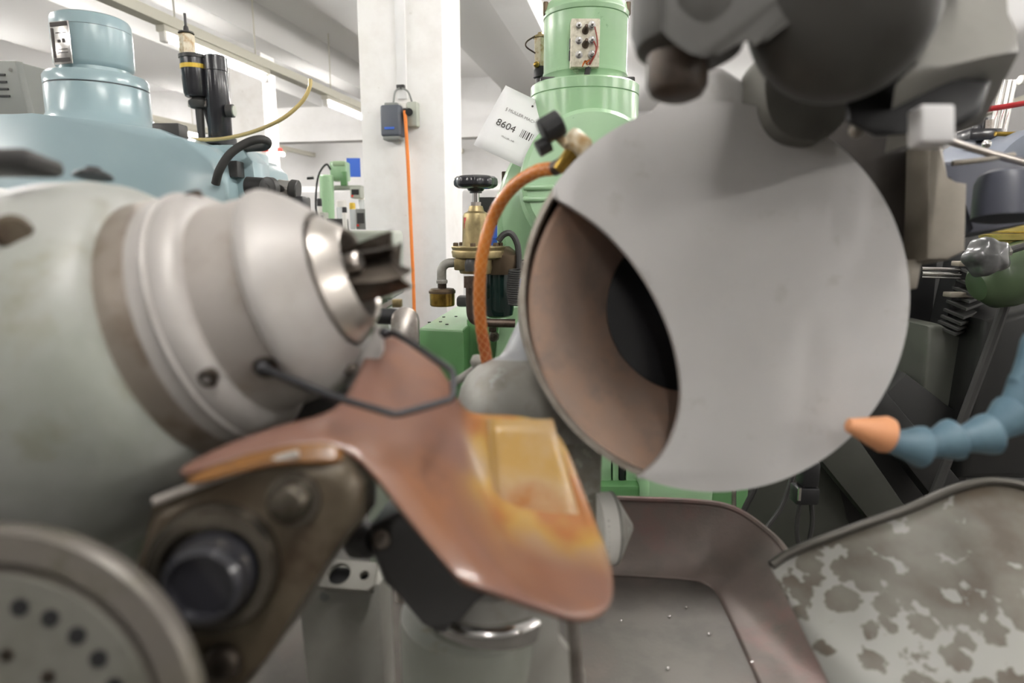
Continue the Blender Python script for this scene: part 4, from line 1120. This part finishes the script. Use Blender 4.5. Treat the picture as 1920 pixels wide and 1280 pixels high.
# tab with two drilled holes, built as a solid with openings
def holed_plate(corners, holes, vec, name, m_, par):
    cu = bpy.data.curves.new(name, 'CURVE'); cu.dimensions = '2D'; cu.fill_mode = 'BOTH'
    o_ = corners[0]; ex_ = (corners[1] - corners[0]).normalized(); nz_ = ex_.cross(corners[-1] - corners[0]).normalized(); ey_ = nz_.cross(ex_)
    th = vec / 2
    def spl(pts):
        sp = cu.splines.new('POLY'); sp.points.add(len(pts) - 1)
        for i, p_ in enumerate(pts):
            r_ = p_ - o_
            sp.points[i].co = (r_.dot(ex_), r_.dot(ey_), 0, 1)
        sp.use_cyclic_u = True
    spl(corners)
    for c_, r_ in holes:
        spl([c_ + (ex_ * math.cos(2 * math.pi * i / 24) + ey_ * math.sin(2 * math.pi * i / 24)) * r_ for i in range(24)])
    cu.extrude = th
    tmp = bpy.data.objects.new('tmp', cu); COL.objects.link(tmp)
    dg = bpy.context.evaluated_depsgraph_get()
    me = bpy.data.meshes.new_from_object(tmp.evaluated_get(dg))
    bpy.data.objects.remove(tmp); 
    bb_ = B(); bb_.bm.from_mesh(me)
    bmesh.ops.transform(bb_.bm, matrix=Matrix.Translation(o_) @ Matrix((ex_, ey_, nz_)).transposed().to_4x4(), verts=bb_.bm.verts)
    bpy.data.meshes.remove(me)
    return bb_.build(name, m_, par)
tn_ = V((0, -.55, .83)).normalized()
p0_ = P(572, 1100, .545)
def tab(px, py):
    r = FW + RT * ((px - 960) / FPX) + UP * ((640 - py) / FPX)
    return CAM + r * ((p0_ - CAM).dot(tn_) / r.dot(tn_))
holed_plate([tab(572, 1100), tab(690, 1109), tab(702, 1100), tab(708, 1062), tab(708, 1058), tab(594, 1048)],
            [(tab(637, 1078), (tab(658, 1078) - tab(637, 1078)).length), (tab(684, 1081), (tab(693, 1081) - tab(684, 1081)).length)], .006, 'tab', 'plate_grey', t)
B().prism([tab(x, y) - tn_ * .008 for x, y in ((605, 1096), (698, 1100), (702, 1060), (608, 1052))], -tn_ * .003).build('tab_backing', 'black', t)
B().cyl(P(609, 1118, dp - .001), P(609, 1118, dp + .01), s(9, dp), n=16).build('rivet', 'box_grey', t)
t = thing('cotter_bolt', 'small steel bolt with split pin above the drilled tab', 'bolt')
B().cyl(P(600, 1020, .60), P(640, 1012, .58), s(7, .6), n=14).build('shank', 'steel', t)
B().cyl(P(636, 1013, .585), P(646, 1011, .58), s(16, .6), n=6).build('nut', 'steel', t)
B().tube([P(634, 1024, .575), P(630, 1010, .573), P(637, 996, .575), P(640, 1012, .573)], s(2, .6), 6).build('split_pin', 'chrome', t)

# ================================================================== WORKHEAD (left foreground)
N0 = P(636, 526, .38)
ax = (RT * (math.cos(.31) * math.cos(.094)) + UP * math.sin(.31) - FW * (math.cos(.31) * math.sin(.094))).normalized()
t = thing('workhead', 'off-white workhead with stepped steel spindle nose', 'workhead')
wh = t
def wl(prof, m_, nm, n=96, ang=30):
    return B().lathe(N0, ax, prof, n, cap=False).build(nm, m_, t, ang)
wl([(-.004, .036), (0, .0388), (.0015, .0392), (.013, .0290), (.0138, .0275), (.012, .0262), (-.02, .025), (-.02, 0)], 'collet_steel', 'collet')
wl([(-.006, .037), (-.001, .0405), (0, .0425), (-.003, .0455), (-.009, .0520), (-.016, .0585), (-.021, .0622), (-.0245, .0640), (-.0275, .0640), (-.0295, .0620), (-.0295, .05)], 'ring_grey', 'nose_cap')
wl([(-.0285, .055), (-.029, .0615), (-.045, .0630), (-.0563, .0642), (-.0575, .0670)], 'ring_bare', 'nose_ring')
wl([(-.0555, .06), (-.0558, .0662), (-.0575, .0700), (-.061, .0730), (-.0665, .0748), (-.0690, .0750)], 'ring_grey', 'flange_ring')
wl([(-.0680, .07), (-.0684, .0762), (-.0692, .0770), (-.0706, .0768), (-.0712, .0755), (-.079, .0768), (-.0805, .0762)], 'ring_grey', 'seal_ring')
wl([(-.078, .06), (-.079, .0770), (-.0955, .0790), (-.099, .079)], 'ring_brown', 'spindle_sleeve')
hs = wl([(-.0945, .079), (-.0955, .0835), (-.098, .0875), (-.105, .0935), (-.118, .100), (-.14, .106), (-.17, .110), (-.40, .113), (-.41, .10), (-.41, 0)], 'headstock_paint', 'housing', 96, 45)
uu, vv = perp(ax)
def on_ring(tq, r_, px, py):
    c_ = N0 + ax * tq
    ray = (P(px, py, 1) - CAM).normalized()
    best = None
    for i in range(720):
        a_ = 2 * math.pi * i / 720
        q_ = c_ + (uu * math.cos(a_) + vv * math.sin(a_)) * r_
        dst = (q_ - CAM).cross(ray).length + (0.02 if (q_ - c_).dot(CAM - c_) < 0 else 0)
        if best is None or dst < best[0]:
            best = (dst, q_, (q_ - c_).normalized())
    return best[1], best[2]
for tq, r_, px, py, sz in ((-.063, .0735, 366, 350, .0045), (-.060, .0722, 390, 708, .0045), (-.036, .0622, 495, 690, .006), (-.01, .053, 655, 722, .005)):
    q_, nrm = on_ring(tq, r_, px, py)
    B().lathe(q_ - nrm * .003, nrm, [(0, sz * 1.1), (.0042, sz * 1.1), (.0048, sz * .9), (.0048, sz * .55), (.002, sz * .5), (.002, 0)], 20).build('set_screw', 'steel_dark', wh)
B().cyl(P(618, 505, .368), P(676, 488, .362), s(19, .365), n=28, ch=.0015).build('drive_pin', 'collet_steel', wh)
B().prism([P(x, y, .385) for x, y in ((640, 690), (685, 660), (700, 610), (712, 612), (716, 660), (700, 715), (650, 735))], FW * .012, .004, 3).build('bail_lug', 'ring_grey', wh)
B().box(P(20, 306, .34), (s(140, .34), .03, s(34, .34)), (RT, FW, UP), .004).build('top_block', 'dark_grey', wh)
B().lathe(P(175, 332, .40), UP, [(0, s(34, .4)), (s(6, .4), s(30, .4)), (s(14, .4), s(14, .4)), (s(18, .4), s(12, .4)), (s(18, .4), 0)], 24).build('oil_cap', 'black', wh)
B().lathe(P(20, 435, .31), P(60, 440, .28) - P(20, 435, .31), [(0, s(34, .3)), (.006, s(34, .3)), (.008, s(26, .3)), (.008, 0)], 24).build('oil_plug', 'greasy_arm', wh)
pd = N0 + ax * -.33
B().box(V((pd.x + .02, pd.y + .02, 1.07)), (.26, .14, .33), bev=.03, seg=4).build('pedestal', 'headstock_paint', wh)
B().prism([P(x, y, .45) for x, y in ((250, 700), (600, 690), (700, 700), (690, 850), (560, 990), (250, 1010))], FW * .05, .01, 3).build('gap_shade_block', 'dark_grey', wh)  # dark block added to give the gap under the nose its shade
B().box(V((pd.x - .1, pd.y + .06, 1.28)), (.34, .12, .2), bev=.03, seg=4).build('gear_case', 'headstock_paint', wh)

t = thing('milling_cutter', 'dark fluted steel cutter clamped in the workhead nose', 'cutter')
bb = B(); rings = []
nT = 6
u_, v_ = perp(ax)
ts = [-.012, 0, .007, .014, .021, .028, .033]
for k, tt in enumerate(ts):
    row = []
    for j in range(nT * 10):
        ph = (j % 10) / 10
        r_ = .0095 + .0095 * ph ** 1.5
        if k == 0: r_ = .010
        a_ = 2 * math.pi * j / (nT * 10) + tt * 16 + .2
        end = .006 * ph ** 2 if k == len(ts) - 1 else 0.0
        row.append(bb.bm.verts.new(N0 + ax * (tt + .003 + end) + (u_ * math.cos(a_) + v_ * math.sin(a_)) * r_))
    rings.append(row)
rings.append([bb.bm.verts.new(N0 + ax * .030)])
bb._faces(rings); bb.bm.faces.new(rings[0])
bb.build('fluted_body', 'steel_dark', t, 22)
B().lathe(N0 + ax * .030, ax, [(0, .006), (.003, .0055), (.003, .003), (-.002, .002), (-.002, 0)], 20).build('centre_bore', 'black', t)

t = thing('wire_bail', 'bent dark wire bail hanging from the spindle nose', 'wire')
B().tube([P(x, y, d_) for x, y, d_ in ((484, 686, .330), (500, 693, .329), (620, 742, .325), (738, 776, .322), (752, 775, .323), (842, 750, .335), (850, 744, .336), (850, 704, .345), (846, 694, .347), (770, 642, .362), (742, 626, .37), (715, 622, .378))], s(7, .34), 12, straight=True).build('wire', 'wire_dark', t)
B().sphere(P(492, 690, .331), s(15, .331), 16).build('eye_end', 'wire_dark', t)
B().sphere(P(722, 624, .374), s(11, .374), 14).build('hook_end', 'wire_dark', t)

# copper shield
def tint_sheet(o):
    # the moulding itself runs from copper brown to amber on its far flank
    c = WPOS[o.name]
    m = M['shield_copper'].copy(); m.name = 'shield_two_tone'
    o.data.materials[0] = m
    nt = m.node_tree; b = nt.nodes['Principled BSDF']
    src = b.inputs['Base Color'].links[0].from_socket
    tc = nt.nodes.new('ShaderNodeTexCoord'); sep = nt.nodes.new('ShaderNodeSeparateXYZ')
    nz = nt.nodes.new('ShaderNodeTexNoise'); nz.inputs['Scale'].default_value = 14
    wob = nt.nodes.new('ShaderNodeVectorMath'); wob.operation = 'MULTIPLY_ADD'
    wob.inputs[1].default_value = (.03, .03, .03)
    nt.links.new(tc.outputs['Object'], nz.inputs['Vector'])
    nt.links.new(nz.outputs['Color'], wob.inputs[0]); nt.links.new(tc.outputs['Object'], wob.inputs[2])
    nt.links.new(wob.outputs[0], sep.inputs[0])
    def ramp(sock, lo, hi):
        r = nt.nodes.new('ShaderNodeMapRange'); r.interpolation_type = 'SMOOTHSTEP'
        r.inputs['From Min'].default_value = lo + .015; r.inputs['From Max'].default_value = hi + .015
        nt.links.new(sock, r.inputs['Value'])
        return r.outputs[0]
    fx = ramp(sep.outputs[0], -.033 - c.x, -.020 - c.x)
    fy = ramp(sep.outputs[1], .320 - c.y, .365 - c.y)
    mu = nt.nodes.new('ShaderNodeMath'); mu.operation = 'MULTIPLY'
    nt.links.new(fx, mu.inputs[0]); nt.links.new(fy, mu.inputs[1])
    n2 = nt.nodes.new('ShaderNodeTexNoise'); n2.inputs['Scale'].default_value = 22; n2.inputs['Detail'].default_value = 2
    nt.links.new(tc.outputs['Object'], n2.inputs['Vector'])
    cr = nt.nodes.new('ShaderNodeValToRGB')
    cr.color_ramp.elements[0].position = .38; cr.color_ramp.elements[0].color = lin((158, 132, 98))
    cr.color_ramp.elements[1].position = .62; cr.color_ramp.elements[1].color = lin((150, 96, 48))
    e = cr.color_ramp.elements.new(.5); e.color = lin((164, 130, 64))
    nt.links.new(n2.outputs[0], cr.inputs[0])
    mx = nt.nodes.new('ShaderNodeMix'); mx.data_type = 'RGBA'
    nt.links.new(mu.outputs[0], mx.inputs[0]); nt.links.new(src, mx.inputs[6]); nt.links.new(cr.outputs[0], mx.inputs[7])
    nt.links.new(mx.outputs[2], b.inputs['Base Color'])
t = thing('splash_shield', 'copper brown moulded splash shield under the spindle nose', 'shield')
Gd = {
 'A0': (648, 775, .345), 'A1': (720, 785, .35), 'A2': (800, 780, .37), 'A3': (864, 776, .392), 'A4': (910, 778, .398), 'A5': (1040, 781, .41),
 'B0': (664, 838, .325), 'B1': (740, 860, .33), 'B2': (818, 868, .35), 'B3': (882, 870, .382), 'B4': (920, 880, .39), 'B5': (1080, 890, .40),
 'C0': (748, 955, .315), 'C1': (808, 965, .32), 'C2': (870, 965, .335), 'C3': (910, 968, .368), 'C4': (930, 978, .376), 'C5': (1118, 990, .388),
 'D0': (852, 1078, .308), 'D1': (888, 1072, .310), 'D2': (925, 1058, .32), 'D3': (950, 1046, .345), 'D4': (985, 1040, .355), 'D5': (1150, 1070, .366),
 'E0': (862, 1090, .304), 'E1': (925, 1112, .302), 'E2': (985, 1132, .304), 'E3': (1040, 1150, .308), 'E4': (1090, 1168, .314), 'E5': (1148, 1150, .335),
 'T0': (690, 650, .40), 'T1': (732, 614, .41), 'T2': (788, 648, .415), 'T3': (842, 716, .408),
 'S0': (565, 790, .330), 's0': (565, 832, .318), 'S1': (450, 826, .318), 's1': (452, 856, .308), 'S2': (345, 876, .308), 's2': (325, 902, .300)}
fc = []
for r0, r1 in ('AB', 'BC', 'CD', 'DE'):
    for k in range(5):
        fc.append((r0 + str(k), r0 + str(k + 1), r1 + str(k + 1), r1 + str(k)))
for k in range(3):
    fc.append(('T%d' % k, 'T%d' % (k + 1), 'A%d' % (k + 1), 'A%d' % k))
fc += [('A0', 'B0', 's0', 'S0'), ('S0', 's0', 's1', 'S1'), ('S1', 's1', 's2', 'S2')]
bb = B()
vd = {k: bb.bm.verts.new(P(*q_)) for k, q_ in Gd.items()}
for f_ in fc:
    fa = bb.bm.faces.new([vd[k] for k in f_])
sh = bb.build('sheet', 'shield_copper', t, 180, sub=3, solid=.0035, solid_off=0)
tint_sheet(sh)
B().grid([[P(x, y, d_) for x, y, d_ in ((640, 826, .318), (560, 832, .312), (450, 856, .307), (350, 896, .302))], [P(x, y, d_) for x, y, d_ in ((655, 876, .312), (560, 862, .307), (450, 884, .303), (340, 916, .299))]]).build('inner_lip', 'amber_dark', t, 60, sub=2, solid=.002)
rows = []
def pad(u, v):
    # patch on the right-hand flank, just proud of the sheet
    x0, x1 = 916 + 16 * v, 1036 + 62 * v
    y0, y1 = 786, 1010
    x = x0 + (x1 - x0) * u; y = y0 + (y1 - y0) * v
    return P(x, y, .398 + .012 * u - .0255 * v - .0028)
rows = [[pad(i / 6, j / 8) for i in range(7)] for j in range(9)]
B().grid(rows).build('amber_panel', 'shield_amber', t, 60, solid=.0012, solid_off=0)
B().tube([pad(0, 0) , pad(0, .3), pad(0, .6), pad(0, 1)], .0009, 8).build('panel_bead', 'shield_amber', t)

# arm with shaft and bolt
t = thing('bracket_arm', 'greasy brown bracket arm with dark pivot shaft and bolt', 'bracket')
da = .31
B().prism([P(x, y, da) for x, y in ((272, 952), (330, 915), (470, 872), (560, 848), (640, 862), (676, 912), (672, 985), (610, 1060), (545, 1160), (500, 1235), (430, 1330), (200, 1330), (240, 1100))], FW * .05, .010, 4).build('arm_body', 'greasy_arm', t)
B().lathe(P(405, 1062, da - .004), -FW + RT * .15, [(-.006, s(118, da)), (.006, s(116, da)), (.010, s(108, da)), (.010, s(88, da)), (.004, s(84, da)), (.004, 0)], 56).build('shaft_collar', 'bolt_metal', t)
B().lathe(P(408, 1066, da - .004), -FW + RT * .12, [(0, s(80, da)), (.014, s(76, da)), (.022, s(68, da)), (.024, s(56, da)), (.018, s(52, da)), (.018, 0)], 48).build('shaft', 'black_gloss', t)
B().lathe(P(552, 935, da), -FW, [(0, s(52, da)), (.003, s(50, da)), (.003, s(38, da)), (.010, s(36, da)), (.013, s(28, da)), (.014, 0)], 32).build('bolt_head', 'bolt_metal', t)
B().lathe(P(420, 1240, da - .002), -FW, [(0, s(34, da)), (.004, s(32, da)), (.006, s(20, da)), (.006, 0)], 24).build('lower_screw', 'steel_dark', t)
B().tube([P(x, y, da - .002) for x, y in ((290, 940), (380, 905), (480, 872), (560, 850))], .0022, 8).build('edge_ridge', 'ring_bare', t)

t = thing('index_disc', 'grey index disc with a ring of drilled holes', 'disc')
di = .255
IC = P(-30, 1392, di)
IA = (-FW + RT * .05 + UP * .04).normalized()
ri = lambda px: s(px, di)
B().lathe(IC, IA, [(-.009, ri(398)), (-.006, ri(402)), (-.002, ri(396)), (0, ri(386)), (.001, ri(338)), (-.002, ri(332)), (-.003, ri(320)), (-.001, ri(314)), (-.001, 0)], 128).build('disc_body', 'disc_grey', t)
B().lathe(IC, IA, [(-.002, ri(313)), (.0012, ri(310)), (.0012, 0)], 128).build('disc_face', 'disc_face', t)
iu = (RT - IA * RT.dot(IA)).normalized(); iv = IA.cross(iu)
for k in range(27):
    a_ = math.radians(k * 360 / 27 + 9.5)
    c_ = IC + (iu * math.cos(a_) + iv * math.sin(a_)) * ri(258)
    B().cyl(c_ - IA * .003, c_ + IA * .0016, ri(17), n=16).build('index_hole', 'black', t)
for k in range(12):
    a_ = math.radians(k * 30 + 16)
    c_ = IC + (iu * math.cos(a_) + iv * math.sin(a_)) * ri(168)
    B().cyl(c_ - IA * .003, c_ + IA * .0016, ri(13), n=14).build('small_hole', 'steel_dark', t)

settle()
